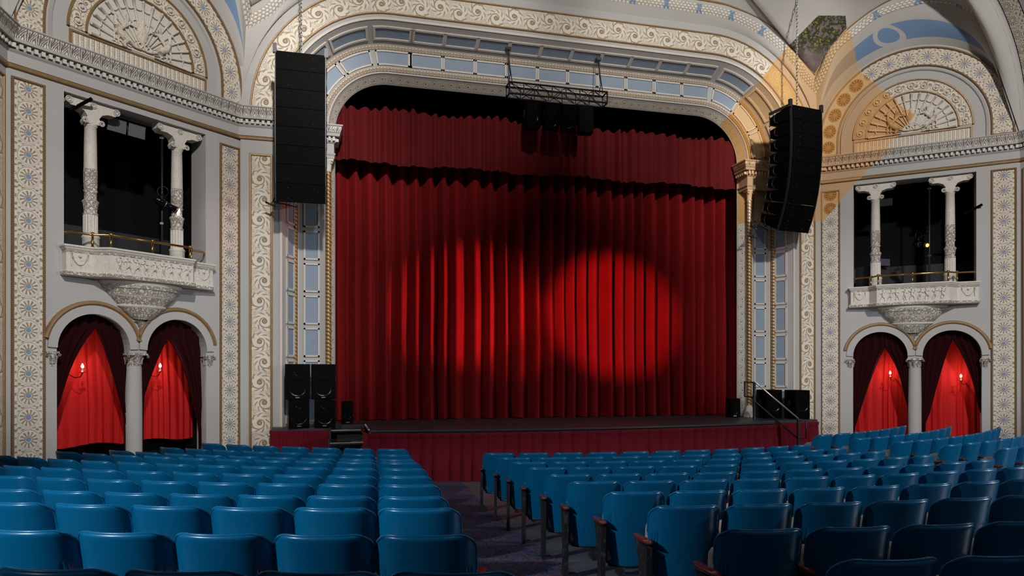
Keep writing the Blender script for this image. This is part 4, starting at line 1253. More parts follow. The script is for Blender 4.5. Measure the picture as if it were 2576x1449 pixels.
def build_rigging():
    line_array(-5.83, -1.75, 8.47, 0.0, 'tall black hanging line array speaker left of the stage arch', [0, 0, 1, 1.5, 2.5, 4, 6, 9], .368)
    line_array(5.72, -1.72, 8.48, math.radians(9), 'curved black hanging line array speaker right of the stage arch', [-2, -1, 1, 3.5, 6.5, 10, 14.5, 19.5, 24], .33)
    chain('hoist_chain', (-5.83, -1.75, 8.52), (-5.83, -1.75, 11.1), 'steel hoist chain holding the left hanging speaker array')
    chain('hoist_chain', (5.75, -1.75, 8.52), (5.75, -1.75, 11.6), 'steel hoist chain holding the right hanging speaker array')
    # truss
    t = empty('lighting_truss', (-.1, -.75, 8.55), 'dark metal truss hung under the top of the proscenium arch', 'truss')
    x0, x1, y0_, y1_, za, zb = -1.28, 1.12, -.98, -.68, 8.56, 8.82
    mb = MB()
    for y in (y0_, y1_):
        for z in (za, zb): mb.tube([(x0, y, z), (x1, y, z)], .022, 6)
    for x in (x0, x1):
        mb.tube([(x, y0_, za), (x, y1_, za), (x, y1_, zb), (x, y0_, zb), (x, y0_, za)], .02, 6)
    relto(t, mb).build('chord', M_DST, t)
    mb = MB(); n = 7
    for i in range(n):
        a, b = x0 + (x1 - x0) * i / n, x0 + (x1 - x0) * (i + 1) / n
        for y in (y0_, y1_):
            mb.tube([(b, y, za), (b, y, zb)], .012, 5)
            mb.tube([(a, y, za if i % 2 else zb), (b, y, zb if i % 2 else za)], .009, 5)
        mb.tube([(a, y0_, za), (b, y1_, za)], .009, 5); mb.tube([(a, y0_, zb), (b, y1_, zb)], .009, 5)
    relto(t, mb).build('lacing', M_DST, t)
    for x, xx in ((-1.22, -1.22), (1.02, 1.04)):
        o = empty('hanging_cable', (x, -.75, 8.8), ('left' if x < 0 else 'right') + ' suspension cable holding up that end of the truss', 'cable')
        mb = MB(); mb.tube([(xx, -.62, 9.72), (xx, -.7, 9.3), (x, -.83, 9.05), (x - .05, -.83, 8.84)], .012, 6)
        mb.tube([(xx, -.62, 9.72), (x + .02, -.8, 9.1), (x + .05, -.83, 8.84)], .010, 6); relto(o, mb).build('wire', M_DST, o)
        mb = MB(); mb.box((xx, -.62, 9.74), (.06, .05, .03)); relto(o, mb).build('ceiling_anchor', M_DST, o)
    labs = ['leftmost black speaker hanging under the truss, facing the seats', 'second speaker under the truss, turned away and tilted, pale top edge', 'third speaker under the truss, leaning right, pale top edge', 'rightmost black speaker hanging under the truss, worn round cone']
    for i, (x, rz, tl) in enumerate(((-.73, .10, .05), (-.27, .0, .30), (.16, -.10, .30), (.60, -.12, .05))):
        s = speaker_box('hanging_speaker', (x, -.84, 8.13), (.175, .15, .31), rz, labs[i], cones=((0, -.35, .62), (0, .5, .35)), tilt=tl, grp='speakers hanging from the truss', badge=False)
        mb = MB(); mb.tube([(0, 0, .62), (0, 0, .74)], .014, 6); mb.box((0, 0, .635), (.15, .03, .008)); mb.build('yoke', M_STEEL if i in (1, 2) else M_DST, s)
    # floor speakers
    speaker_box('speaker_cabinet', (-5.92, -1.12, 1.0 + .58 + .37), (.25, .24, .37), 0.0, 'glossy black speaker cabinet, top left of the stack beside the stage', M_SPKG, ((0, -.35, .7), (0, .55, .28)), grp='speaker stack left of the stage')
    speaker_box('speaker_cabinet', (-5.40, -1.12, 1.0 + .58 + .37), (.25, .24, .37), 0.0, 'glossy black speaker cabinet, top right of the stack beside the stage', M_SPKG, ((0, -.35, .7), (-.3, .55, .2), (.3, .55, .2)), grp='speaker stack left of the stage')
    speaker_box('speaker_cabinet', (-5.92, -1.1, .99 + .29), (.21, .24, .29), .12, 'black speaker cabinet under the top left one of the left stack', M_SPKG, ((0, -.2, .8), (0, .6, .3)), grp='speaker stack left of the stage')
    speaker_box('speaker_cabinet', (-5.36, -1.1, .99 + .29), (.21, .24, .29), -.06, 'black speaker cabinet under the top right one of the left stack', M_SPKG, ((0, -.2, .8), (0, .6, .3)), grp='speaker stack left of the stage')
    speaker_box('monitor_speaker', (-4.90, -.42, 1.003 + .25), (.12, .13, .25), .1, 'small black speaker standing on stage by the curtain, left end', cones=((0, -.3, .6), (0, .6, .3)))
    speaker_box('monitor_speaker', (4.80, -.42, 1.003 + .24), (.155, .14, .24), -.1, 'small black speaker standing on stage by the curtain, right end', cones=((0, -.3, .6), (0, .6, .3)))
    speaker_box('subwoofer', (5.58, -.82, .99 + .36), (.235, .25, .36), 0, 'big black subwoofer behind the right stair handrail', M_SPK, ((0, 0, .8),), badge=False)
    speaker_box('subwoofer', (6.07, -1.28, .99 + .36), (.21, .25, .36), 0, 'big black subwoofer against the right scroll panel', M_SPK, ((0, 0, .8),), badge=False)

def jamb_columns():
    for sg, nm in ((-1, 'left'), (1, 'right')):
        for (x, y, w) in ((5.30, -.42, 'inner'), (6.02, -.42, 'outer')):
            t = empty('twisted_column', (sg * x, y, .99), f'{w} gilded twisted column on the {nm} side of the stage opening', 'column', 'gilded twisted columns of the stage arch')
            mb = MB(); mb.lathe([(.062, .30), (.062, 5.62)], n=12); mb.build('shaft', M_TW, t)
            mb = MB(); mb.box((0, 0, .07), (.11, .10, .07)); mb.lathe([(.11, .14), (.12, .17), (.09, .20), (.10, .24), (.07, .28), (.062, .31)], n=14); mb.build('base', M_CREAM, t)
            mb = MB(); mb.lathe([(.062, 5.62), (.075, 5.64), (.06, 5.67), (.075, 5.78), (.10, 5.86)], n=14); mb.box((0, 0, 5.875), (.11, .10, .02))
            for sx in (-1, 1):
                mb.tube([(sx * (.07 + .03 * math.cos(a)), -.08, 5.83 + .03 * math.sin(a)) for a in [j * PI / 4 for j in range(8)]], .012, 5)
            mb.build('capital', M_CREAM, t)
        # entablature block on the jamb
        pts = [(sg * 5.20, -.10), (sg * 5.20, -.50), (sg * 6.08, -.50), (sg * 6.42, -.90), (sg * 6.44, -.92)]
        if sg > 0: pts = pts
        # travel so that 'outward' (right of travel) points to the house
        path = pts if sg < 0 else pts
        path = path[::-1] if sg < 0 else path
        mb = MB(); P = path
        s_ = 1 if sg > 0 else 1
        prof = [(0, 6.88), (.03, 6.89), (.03, 6.95), (.05, 6.98), (.05, 7.0), (.02, 7.02), (.02, 7.22), (.05, 7.24), (.06, 7.26), (.06, 7.36), (.14, 7.36), (.15, 7.42), (.17, 7.44)]
        Q = P if sg > 0 else P
        def run(prof, name, mat, par=None):
            m_ = MB(); plan_sweep(m_, [(-a, b) for a, b in P][::-1] if False else P, [(o, z) for o, z in prof]); return m_
        # choose sign of the outward side
        Pd = P[::-1] if True else P
        a, b = P[1], P[2]
        # right of travel for travel +x is -y (to the house): need travel with increasing x
        Pd = sorted(P, key=lambda q: q[0]) if sg < 0 else P
        Pd = P if P[0][0] < P[-1][0] else P[::-1]
        m1 = MB(); plan_sweep(m1, Pd, prof); plan_sweep(m1, Pd, [(.19, 7.56), (.21, 7.57), (.21, 7.60), (0, 7.62)])
        ent = m1.build('trim_5' if sg < 0 else 'trim_6', M_WALL, kind='structure')
        m2 = MB(); plan_sweep(m2, Pd, [(.15, 7.42), (.16, 7.46), (.18, 7.50), (.19, 7.56)]); m2.build('leaf_moulding', M_LEAF, ent)
        m3 = MB(); dentils(m3, offset(Pd, .06), 7.265, .045, .04, .085, .06); m3.build('dentil_row', M_CREAM, ent)

# ------------------------------------------------------------------ side wall furniture
def build_balcony(sg, side):
    fr = wall_frame(sg)
    path = [(3.53, .0), (3.53, .15), (3.10, .18), (2.93, .42), (1.39, .42), (1.22, .18), (.80, .15), (.80, .0)]
    t = empty('balcony', fr(2.16, 3.75, .2), f'carved cream plaster balcony front with dancing figures on the {side} wall', 'balcony')
    def ps(m_, prof, pth=path):
        # build in (s,off) space: travel from large s to small s -> out = +off
        n = len(pth); rows = [[] for _ in prof]; L = [0]
        for i in range(n):
            a, b, c = pth[max(i - 1, 0)], pth[i], pth[min(i + 1, n - 1)]
            d1 = Vector((b[0] - a[0], b[1] - a[1])); d2 = Vector((c[0] - b[0], c[1] - b[1]))
            if d1.length < 1e-6: d1 = d2
            if d2.length < 1e-6: d2 = d1
            d1.normalize(); d2.normalize(); n1 = Vector((d1.y, -d1.x)); n2 = Vector((d2.y, -d2.x)); m = (n1 + n2).normalized(); m = m / max(.4, m.dot(n1))
            for k, (o, z) in enumerate(prof): rows[k].append(fr(b[0] + m.x * o, z, b[1] + m.y * o))
            if i: L.append(L[-1] + math.dist(pth[i - 1], pth[i]))
        V = [0]
        for a, b in zip(prof, prof[1:]): V.append(V[-1] + math.dist(a, b))
        m_.grid(rows, us=L, vs=V, smooth=False)
    mb = MB(); ps(mb, [(0, 3.79), (.03, 3.80), (.03, 3.86), (.0, 3.88), (.0, 4.22), (.02, 4.24), (.035, 4.27), (.05, 4.28), (.05, 4.31), (-.02, 4.31)])
    mb.poly([fr(s, 3.79, o) for s, o in path]); mb.poly([fr(s, 4.305, o) for s, o in path])
    relto(t, mb).build('parapet', M_CREAM, t)
    mb = MB(); ps(mb, [(.034, 3.805), (.034, 3.858)]); ps(mb, [(.006, 4.185), (.012, 4.215)])
    relto(t, mb).build('leaf_border', M_BELL, t)
    # dancing figures
    mb = MB(); rnd = random.Random(4 + sg)
    for i in range(9):
        s = 1.52 + i * .158; fz = 3.90; o = .432
        lean = rnd.uniform(-.03, .03); k = .95
        T = lambda pts, r: mb.tube([fr(s + a * k, fz + b * k, o) for a, b in pts], [q * k for q in r], 6)
        T([(0, .12), (lean, .19), (lean, .235)], [.020, .024, .012]); mb.ball(fr(s + lean, fz + .262, o), .016, 7, 5)
        st = rnd.uniform(.02, .05)
        T([(0, .13), (-st, .07), (-st - rnd.uniform(-.02, .03), .0)], [.019, .013, .007]); T([(0, .13), (st, .08), (st + rnd.uniform(-.03, .02), .01)], [.019, .013, .007])
        T([(lean, .22), (lean + .05, .19 + rnd.uniform(-.02, .04)), (lean + .075, .22 + rnd.uniform(-.05, .05))], [.010, .008, .006])
        T([(lean, .22), (lean - .045, .20 + rnd.uniform(-.02, .03)), (lean - .07, .19 + rnd.uniform(-.05, .06))], [.010, .008, .006])
        T([(0, .14), (-.03, .10), (-.055, .03)], [.014, .012, .004])
    relto(t, mb).build('dancing_figures', M_REL, t)
    for (a, b, o) in ((3.14, 3.50, .175), (.84, 1.18, .172)):
        mb = MB()
        w = b - a; c = (a + b) / 2
        mb.tube([fr(c + w * .34 * q, 4.12 - .14 * (1 - q * q), o) for q in [-1 + 2 * j / 10 for j in range(11)]], .012, 6)
        for q in (-1, 1): mb.tube([fr(c + q * w * .36, 4.17, o), fr(c + q * w * .38, 3.96, o)], [.015, .006], 6)
        mb.ball(fr(c, 4.13, o), .028, 8, 5)
        relto(t, mb).build('swag_relief', M_REL, t)
    for s in (2.85, 2.5, 2.15, 1.8, 1.47):
        mb = MB(); mb.tube([fr(s + .022 * math.cos(a), 3.835 + .022 * math.sin(a), .455) for a in [j * PI / 4 for j in range(9)]], .006, 5)
        relto(t, mb).build('ring_ornament', M_REL, t)
    # corbel
    t2 = empty('corbel', fr(2.16, 2.95, 0), f'tapering carved plaster corbel under the {side} balcony', 'corbel')
    prof = [(3.785, .76, .38), (3.745, .77, .385), (3.72, .73, .37), (3.66, .72, .36), (3.65, .68, .34), (3.55, .62, .31), (3.52, .585, .29), (3.42, .49, .25), (3.38, .45, .23), (3.35, .46, .23), (3.33, .42, .21), (3.20, .28, .16), (3.12, .17, .11), (3.08, .16, .10), (3.05, .09, .07), (2.99, .07, .06), (2.93, .015, .01)]
    rows = [[fr(2.16 - rx * math.cos(PI * j / 28), z, ry * math.sin(PI * j / 28)) for j in range(29)] for z, rx, ry in prof]
    mb = MB(); mb.grid(rows[0:3]); mb.grid(rows[3:5]); mb.grid(rows[5:7]); mb.grid(rows[8:11]); relto(t2, mb).build('bead_rings', M_CREAM, t2)
    mb = MB()
    for a, b in ((2, 4), (4, 6), (6, 9), (10, 13), (13, 17)):
        mb.grid(rows[a:b], us=[j * .055 for j in range(29)], vs=[(3.785 - prof[q][0]) for q in range(a, b)])
    relto(t2, mb).build('carved_bell', M_BELL, t2)
    # brass rail
    t3 = empty('brass_railing', fr(2.16, 4.31, .3), f'polished brass railing on top of the {side} balcony', 'railing')
    rp = [(3.50, -.05), (3.44, .10), (3.10, .14), (2.90, .36), (1.42, .36), (1.26, .14), (.98, .10), (.88, -.02)]
    mb = MB(); mb.tube([fr(s, 4.54, o) for s, o in rp], .022, 8); relto(t3, mb).build('rail', M_BRASS, t3)
    for s, o in ((3.10, .14), (2.90, .36), (2.16, .36), (1.42, .36), (1.26, .14)):
        mb = MB(); mb.tube([fr(s, 4.31, o), fr(s, 4.54, o)], .020, 8); mb.ball(fr(s, 4.55, o), .036, 8, 6); mb.lathe([(.035, 0), (.035, .015), (.02, .03)], fr(s, 4.31, o), 8)
        relto(t3, mb).build('post', M_BRASS, t3)
    # upper columns
    for i, s in enumerate((1.36, 2.98)):
        which = ('nearer to' if i == 0 else 'farther from') + ' the stage'
        t4 = empty('balcony_column', fr(s, 4.2, -.19), f'slender carved cream column in the {side} balcony opening, {which}', 'column')
        c = fr(s, 0, -.19)
        mb = MB(); mb.lathe([(.145, 4.2), (.145, 4.52), (.16, 4.54), (.13, 4.58)], (c[0], c[1], 0), 8); relto(t4, mb).build('pedestal', M_CREAM, t4)
        mb = MB()
        n = 32; rows = []
        for z in (4.58, 4.62, 4.9, 4.94):
            rows.append([(c[0] + (.118 - .012 * (j % 2)) * math.cos(2 * PI * j / n), c[1] + (.118 - .012 * (j % 2)) * math.sin(2 * PI * j / n), z) for j in range(n)])
        mb.grid(rows, closed=True, smooth=False); relto(t4, mb).build('fluted_drum', M_CREAM, t4)
        mb = MB(); mb.lathe([(.118, 4.94), (.128, 4.96), (.105, 4.99), (.115, 5.08), (.125, 5.14), (.14, 5.18), (.10, 5.22), (.10, 5.34), (.12, 5.37), (.10, 5.39), (.112, 5.45), (.112, 5.75)], (c[0], c[1], 0), 20); relto(t4, mb).build('leaf_collar', M_BELL, t4)
        mb = MB(); mb.lathe([(.108, 5.75), (.104, 6.1), (.098, 6.5), (.115, 6.52), (.115, 6.545)], (c[0], c[1], 0), 20); relto(t4, mb).build('shaft', M_CREAM, t4)
        mb = MB()
        pl = [(-.10, 6.545), (-.13, 6.60), (-.10, 6.66), (-.15, 6.74), (-.26, 6.78), (-.38, 6.78), (-.44, 6.83), (-.44, 6.94), (.44, 6.94), (.44, 6.83), (.38, 6.78), (.26, 6.78), (.15, 6.74), (.10, 6.66), (.13, 6.60), (.10, 6.545)]
        mb.prism([(s + x, z) for x, z in pl], fr, -.30, -.08)
        for (x, z, r) in ((-.14, 6.585, .045), (.14, 6.585, .045), (-.40, 6.86, .055), (.40, 6.86, .055), (0, 6.87, .05)):
            for rr in (r, r * .5): mb.tube([fr(s + x + rr * math.cos(a), z + rr * math.sin(a), -.07) for a in [j * PI / 6 for j in range(13)]], .010, 5)
        relto(t4, mb).build('bracket_capital', M_CREAM, t4)
    # lower middle column
    t5 = empty('arch_column', fr(2.23, 0, -.16), f'plain grey column between the two curtained arches, {side} wall', 'column')
    c = fr(2.23, 0, -.16)
    mb = MB(); mb.lathe([(.155, -.3), (.155, .1), (.15, .3), (.148, 1.5), (.138, 2.26)], (c[0], c[1], 0), 28); relto(t5, mb).build('shaft', M_WALL, t5)
    def cap(m_, s, o, w):
        cc = fr(s, 0, o)
        m_.lathe([(w * .75, 2.25), (w * .82, 2.27), (w * .72, 2.29), (w * .80, 2.36), (w * 1.0, 2.44), (w * 1.12, 2.46)], (cc[0], cc[1], 0), 16)
        m_.prism([(s - w * 1.12, 2.46), (s + w * 1.12, 2.46), (s + w * 1.08, 2.495), (s - w * 1.08, 2.495)], fr, o - w * 1.1, o + w * 1.1)
        for a in range(10):
            q = 2 * PI * a / 10; bx = (cc[0] + w * .82 * math.cos(q), cc[1] + w * .82 * math.sin(q))
            ux, uy = math.cos(q), math.sin(q)
            m_.tube([(bx[0], bx[1], 2.29), (bx[0] + ux * .01, bx[1] + uy * .01, 2.38), (bx[0] + ux * .04, bx[1] + uy * .04, 2.42), (bx[0] + ux * .035, bx[1] + uy * .035, 2.395)], [.018, .02, .014, .008], 5)
        for sx in (-1, 1):
            m_.tube([fr(s + sx * (w * 1.12 + .018 * math.cos(a)), 2.435 + .018 * math.sin(a), o + w * 1.05) for a in [j * PI / 4 for j in range(9)]], .009, 5)
    mb = MB(); cap(mb, 2.23, -.16, .165); relto(t5, mb).build('leaf_capital', M_BELL, t5)
    for i, s in enumerate((.78, 3.68)):
        t6 = empty('pilaster_capital', fr(s, 2.25, -.05), f'small carved half capital at the {"stage" if i == 0 else "outer"} side of the {side} arches', 'capital')
        mb = MB(); cap(mb, s, -.06, .09); relto(t6, mb).build('leaf_carving', M_BELL, t6)

def build_alcoves(sg, side):
    fr = wall_frame(sg)
    apx = {(-1, 0): (1.54, 2.80), (-1, 1): (2.92, 2.93), (1, 0): (1.57, 2.76), (1, 1): (3.03, 2.94)}
    # (arch index, low edge points left(small s) and right(large s))
    for i, (c, r) in enumerate(ARC):
        a0, b0 = c - r - .03, c + r + .03
        sa, za = apx[(sg, i)]
        near = {0: 'stage side', 1: 'outer'}[i]
        if sg < 0: ties = {0: ((.94, 1.20), (2.02, 1.7)), 1: ((2.40, 1.30), (3.56, 1.45))}[i]
        else: ties = {0: ((.90, .75), (2.06, 1.35)), 1: ((2.50, .9), (3.62, 1.1))}[i]
        for j, (st, ztie) in enumerate(ties):
            jamb = a0 if j == 0 else b0
            zs = [3.2, 3.05, za + .01, za] + [za + (ztie - za) * q / 8 for q in range(1, 9)] + [ztie - (ztie + .1) * q / 5 for q in range(1, 6)]
            def edge(z):
                if z >= za: return sa + (.015 if j == 0 else -.015) * 0
                if z >= ztie:
                    t = (za - z) / (za - ztie); return sa + (st - sa) * (t ** .82) + (.05 if j else -.05) * math.sin(PI * min(1, t * 1.2)) * (1 if (j == 1) == (i == 1 or sg > 0) else 0)
                t = min(1, (ztie - z) / ztie); return st + (jamb - st) * (.25 + .1 * t)
            rnd = random.Random(11 + i * 3 + j + sg); ph = rnd.uniform(0, 6)
            rows = []
            for z in zs:
                e = edge(z); row = []
                for k in range(41):
                    t = k / 40; s = jamb + (e - jamb) * t
                    wdt = max(.15, abs(e - jamb))
                    row.append(fr(s, z, -.17 + .028 * math.sin(t * 26 + ph) * (wdt / .5) ** .5 + .01 * math.sin(t * 57)))
                rows.append(row)
            mb = MB(); mb.grid(rows); o = mb.build('dark_drape', M_DRAPE)
            tag(o, f'dark maroon velvet drape, {"stage side" if j == 0 else "outer side"} half of the {near} arch on the {side} wall', 'drape')
        # bright red cloth behind
        hem = .80 if sg < 0 else .25
        f, _ = fold_fn(a0 - .2, b0 + .4, .10, .22, .02, .07, 21 + i + 5 * sg)
        mb = MB(); xs = [a0 - .15 + (b0 - a0 + .3) * k / 120 for k in range(121)]
        zs = [hem + (3.2 - hem) * k / 14 for k in range(15)]
        mb.grid([[fr(x, z + (.03 * math.sin(x * 5 + i) if k == 0 else 0), -.74 + f(x + .04 * math.sin(z * 1.3)) * (1.15 - .2 * z)) for x in xs] for k, z in enumerate(zs)])
        o = mb.build('red_curtain', M_REDCL); tag(o, f'bright red curtain lit by a sconce, behind the {near} arch on the {side} wall', 'curtain')
        # sconce
        ss = {(-1, 0): (1.665, 2.25), (-1, 1): (3.085, 2.23), (1, 0): (1.69, 2.12), (1, 1): (3.21, 2.04)}[(sg, i)]
        s, z = ss; d = 1 if sg < 0 else -1
        t = empty('candle_sconce', fr(s, z, -.25), f'lit candle sconce on a curved arm in the {near} arch, {side} wall', 'sconce')
        d = .6 if sg < 0 else .5
        mb = MB(); mb.tube([fr(s, z - .10, -.25), fr(s + .03, z - .17, -.27), fr(s + .09, z - .18, -.34), fr(s + .12, z - .13, -.45), fr(s + .12, z - .12, -.66)], .011, 7)
        relto(t, mb).build('curved_arm', M_BRASS, t)
        c_ = fr(s, z - .10, -.25)
        mb = MB(); mb.lathe([(.005, 0), (.05, .01), (.055, .02), (.02, .025)], c_, 12); relto(t, mb).build('drip_pan', M_BRASS, t)
        mb = MB(); mb.tube([(c_[0], c_[1], c_[2] + .02), (c_[0], c_[1], c_[2] + .09)], .014, 8); relto(t, mb).build('candle_tube', M_CAND, t)
        mb = MB(); mb.lathe([(.006, .0), (.022, .015), (.024, .035), (.004, .08)], (c_[0], c_[1], c_[2] + .09), 8); relto(t, mb).build('bulb', M_BULB, t)
        ld = bpy.data.lights.new('candle_light', 'POINT'); ld.energy = 6.5 if i == 1 else 7.5; ld.color = (1, .78, .55); ld.shadow_soft_size = .03
        lo = bpy.data.objects.new('candle_light', ld); COL.objects.link(lo); lo.location = (c_[0] - SN[0] * sg * .10, c_[1] - SN[1] * .10, c_[2] + .17)

def box_gear(sg, side):
    fr = wall_frame(sg)
    s0 = 1.60 if sg < 0 else 2.55
    t = empty('lighting_pole', fr(s0, 4.2, -.30), f'thin dark vertical pole inside the {side} balcony opening', 'pole')
    mb = MB(); mb.tube([fr(s0, 4.25, -.30), fr(s0, 6.90, -.30)], .022, 8); relto(t, mb).build('tube', M_DST, t)
    mb = MB(); mb.box(fr(s0, 6.72, -.30), (.035, .035, .02)); mb.box(fr(s0, 5.05, -.30), (.03, .03, .02)); relto(t, mb).build('clamp', M_STEEL, t)
    # spotlight on the pole
    zc = 5.42
    p0 = Vector(fr(s0 + .20, zc + .06, -.20)); p1 = Vector(fr(s0 - .20, zc - .10, -.10))
    if sg > 0: p0 = Vector(fr(s0 - .32, zc - .02, -.55)); p1 = Vector(fr(s0 - .05, zc - .12, -.22))
    t = empty('stage_spotlight', p0, f'{"bright" if sg < 0 else "amber glowing"} stage spotlight clamped to the pole, {side} balcony', 'spotlight')
    mb = MB(); d = (p1 - p0)
    mb.tube([p0, p0 + d * .1, p0 + d * .35, p0 + d * .4, p0 + d * .98, p1], [.03, .075, .08, .055, .058, .062], 14); relto(t, mb).build('housing', M_SPKG, t)
    mb = MB(); mb.tube([p0 + d * .44, p0 + d * .48], .066, 14); mb.tube([p0 + d * .92, p0 + d * .96], .066, 14); relto(t, mb).build('metal_ring', M_STEEL, t)
    mb = MB(); mb.tube([p1, p1 + d * .02], .045, 14); relto(t, mb).build('lens', M_LENS if sg < 0 else M_GLOW, t)
    mb = MB(); cc = p0 + d * .35; mb.tube([cc + Vector((0, 0, .07)), cc + Vector((0, 0, .18)), Vector(fr(s0, zc + .20, -.30))], .012, 6)
    mb.tube([cc + Vector((.10 * math.cos(a), 0, .22 + .10 * math.sin(a))) for a in [j * PI / 5 for j in range(11)]], .006, 5)
    relto(t, mb).build('yoke', M_DST, t)
    # black wall-wash pipe poking out of the opening
    t = tag((lambda m_: m_)((lambda mb: (mb.tube([fr(3.30, 6.72, -.2), fr(3.12 if sg < 0 else 3.62, 6.90 if sg < 0 else 6.15, .15)] if sg < 0 else [fr(3.30, 6.0, -.2), fr(3.60, 6.12, .10)], .03, 8), mb.build('stub_pipe', M_SPK))[1])(MB())), f'short black pipe sticking out of the {side} balcony opening', 'pipe')
    if sg < 0:
        t = empty('ceiling_flood', fr(2.3, 6.7, -.35), 'pair of grey louvred light panels hung at top of left balcony opening', 'light')
        for (a, b) in ((2.62, 2.28), (2.24, 1.92)):
            mb = MB(); mb.poly([fr(a, 6.84, -.3), fr(b, 6.84, -.3), fr(b, 6.60, -.33), fr(a, 6.60, -.33)], [(0, 0), (1, 0), (1, 1), (0, 1)])
            mb.poly([fr(a, 6.86, -.4), fr(b, 6.86, -.4), fr(b, 6.60, -.35), fr(a, 6.60, -.35)]); relto(t, mb).build('louvre_panel', M_VENT, t)
    else:
        mb = MB(); mb.box(fr(1.45, 5.02, -.8), (.22, .12, .09)); tag(mb.build('fabric_case', M_PURP), 'purple fabric covered case on a ledge in the right balcony opening', 'case')
        mb = MB(); mb.box(fr(1.25, 4.65, -.9), (.35, .15, .27)); tag(mb.build('ledge_box', M_DGREY), 'dark grey box ledge inside the right balcony opening', 'box')
        t = empty('ceiling_flood', fr(2.0, 6.6, -.6), 'dim grey light panel hung at top of the right balcony opening', 'light')
        mb = MB(); mb.poly([fr(1.75, 6.62, -.5), fr(1.35, 6.62, -.5), fr(1.35, 6.45, -.6), fr(1.75, 6.45, -.6)], [(0, 0), (1, 0), (1, 1), (0, 1)]); mb.build('louvre_panel', M_DGREY); 
        q = bpy.data.objects[-1] if False else None
        o = [x for x in bpy.data.objects if x.name.startswith('louvre_panel') and x.parent is None][-1]; o.parent = t; o.matrix_parent_inverse = t.matrix_basis.inverted()

# ------------------------------------------------------------------ assemble
build_proscenium()
for sg, side in ((-1, 'left'), (1, 'right')):
    build_splay(sg, side); build_balcony(sg, side); build_alcoves(sg, side); box_gear(sg, side)
wr = wall_frame(1); a = wr(0, 0); b = wr(4.36, 0)
R_pts = [(6.30, -.9), (7.10, -.9), (b[0], b[1]), (10.9, -14)]
Rp = [(6.36, -.9), (a[0] + .03, -.9), (b[0], b[1]), (11.0, -13)]
Rp = [(6.36, -.9), (7.13, -.9), (b[0], b[1]), (11.0, -13)]
cornice(Rp, 'trim_7')                       # travel with +x: right of travel is the house
cornice([(-x, y) for x, y in Rp][::-1], 'trim_8')
for sg in (-1, 1):   # side walls beyond the splay
    mb = MB(); p = (sg * b[0], b[1]); q = (sg * 11.0, -13)
    mb.poly([(p[0], p[1], -.6), (q[0], q[1], -.6), (q[0], q[1], 12), (p[0], p[1], 7.7)])
    w3 = mb.build('wall_%s_side' % ('left' if sg < 0 else 'right'), M_WALL, kind='structure')
    L = math.dist(p, q); ux, uy = (q[0] - p[0]) / L, (q[1] - p[1]) / L
    fr3 = lambda s, z, o=0, p=p, ux=ux, uy=uy, sg=sg: (p[0] + ux * s - sg * o, p[1] + uy * s, z)
    mb = MB(); mb.poly([fr3(.12, .3, .012), fr3(.60, .3, .012), fr3(.60, 6.85, .012), fr3(.12, 6.85, .012)], [(0, 0), (0, .46), (6.5, .46), (6.5, 0)]); mb.build('scroll_panel', M_SCR, w3)
    mb = MB(); sweep(mb, fr3, rect(.10, .62, .28, 6.87), HR(.05, .04), closed=True); mb.build('gold_moulding', M_GOLD, w3)
build_ceiling(); jamb_columns(); build_floor(); build_stage(); build_rigging(); build_seats()

# ------------------------------------------------------------------ lights
def look(o, tgt):
    d = Vector(tgt) - Vector(o.location); o.rotation_euler = d.to_track_quat('-Z', 'Y').to_euler()
def spot(name, loc, tgt, e, ang, blend=.15, col=(1, 1, 1), size=.1):
    d = bpy.data.lights.new(name, 'SPOT'); d.energy = e; d.spot_size = math.radians(ang); d.spot_blend = blend; d.color = col; d.shadow_soft_size = size
    o = bpy.data.objects.new(name, d); COL.objects.link(o); o.location = loc; look(o, tgt); return o
def area(name, loc, tgt, e, sx, sy, col=(1, 1, 1)):
    d = bpy.data.lights.new(name, 'AREA'); d.shape = 'RECTANGLE'; d.size = sx; d.size_y = sy; d.energy = e; d.color = col
    o = bpy.data.objects.new(name, d); COL.objects.link(o); o.location = loc; look(o, tgt); return o
KEY = (1, .955, .90)
spot('house_spot', (2, -19, 12.6), (8.8, -2.4, 6.4), 8000, 38, .5, KEY, .3)
spot('house_spot', (-4.5, -19, 12.6), (-8.8, -2.4, 6.4), 8000, 38, .5, KEY, .3)
spot('house_spot', (2.5, -18, 12.8), (3.7, -.9, 9.8), 6500, 28, .7, KEY, .3)
spot('house_spot', (-4.5, -18, 12.8), (-3.7, -.9, 9.8), 6500, 28, .7, KEY, .3)
spot('jamb_spot', (-4.5, -21, 9), (6.3, -.9, 3.6), 2000, 15, .6, (.88, .93, 1), .3)
spot('jamb_spot', (-2, -21, 9), (-6.3, -.9, 3.6), 2000, 15, .6, (.88, .93, 1), .3)
spot('aisle_side_spot', (-10.4, -14.6, 5.0), (-3.6, -7.8, .2), 1500, 62, .5, (.9, .96, 1), .2)
spot('aisle_side_spot', (10.4, -15.0, 5.2), (3.8, -9.3, .2), 2300, 74, .5, (.9, .96, 1), .2)
spot('wall_spot', (2, -21, 8.5), (8.9, -2.4, 2.9), 1700, 21, .7, (.80, .89, 1), .3)  # extra cool fill pair, added to tint the lower side walls blue
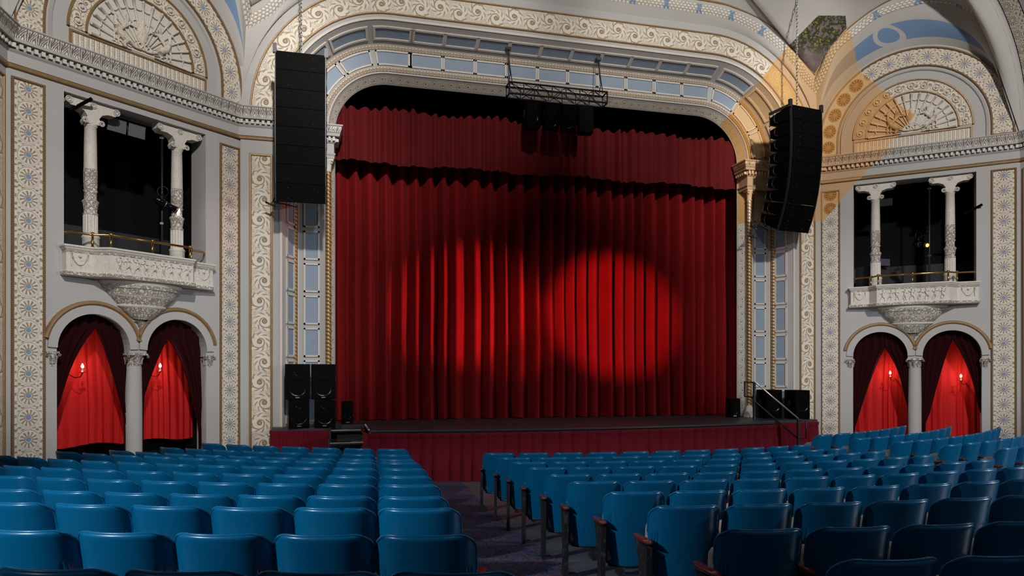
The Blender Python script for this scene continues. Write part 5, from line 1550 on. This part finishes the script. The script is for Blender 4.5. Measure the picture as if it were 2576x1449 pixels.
spot('wall_spot', (-4.5, -21, 8.5), (-8.9, -2.4, 2.9), 700, 21, .7, (.82, .90, 1), .3)
spot('dome_lamp', (-2, -14, 10.5), (-2, -10, 0), 160, 110, .5, (.9, .95, 1), .06)
spot('dome_lamp', (3, -14, 10.5), (3, -10, 0), 160, 110, .5, (.9, .95, 1), .06)
spot('ceiling_fill', (0, -13, 9.4), (2.5, -2.6, 12.9), 1300, 64, .9, (1, .96, .9), .4)  # two fill lights added to brighten the dark vault, not house fixtures
spot('ceiling_fill', (0, -13, 9.4), (-4.0, -2.6, 12.9), 600, 64, .9, (1, .96, .9), .4)
RED = (1, .10, .06)
spot('curtain_spot', (6.8, -11, 6.4), (-1.95, .5, 3.85), 15000, 13.5, .65, (1, .12, .12), .08)
spot('curtain_spot', (5.0, -13, 6.4), (-.75, .5, 3.2), 8000, 11, .8, (1, .12, .12), .08)
spot('curtain_spot', (-6.2, -12.5, 6.2), (1.8, .5, 3.65), 15000, 13.5, .65, (1, .12, .12), .08)
spot('stage_wash', (0, -19, 8.5), (0, .1, 1.4), 700, 28, .9, (1, .8, .75), .3)
spot('red_side_spot', wall_frame(1)(2.4, 5.6, .3), (-6.35, -.8, 5.2), 900, 10, 1.0, RED)
spot('red_side_spot', wall_frame(-1)(2.4, 5.6, .3), (6.4, -.8, 4.6), 300, 9, 1.0, RED)

w = bpy.data.worlds.new('World'); sc.world = w; w.use_nodes = True
w.node_tree.nodes['Background'].inputs[0].default_value = (.80, .88, 1.0, 1); w.node_tree.nodes['Background'].inputs[1].default_value = .04

cam = bpy.data.cameras.new('camera'); co = bpy.data.objects.new('camera', cam); COL.objects.link(co)
cam.sensor_width = 36; cam.lens = 36 * FPX / 2576; cam.shift_y = (940 - 724.5) / 2576; cam.clip_end = 200
co.location = CAM; co.rotation_euler = (PI / 2, 0, -TH)
sc.camera = co
sc.view_settings.view_transform = 'Standard'; sc.view_settings.look = 'None'; sc.view_settings.gamma = 1; sc.view_settings.use_curve_mapping = False
sc.view_settings.exposure = 0.0
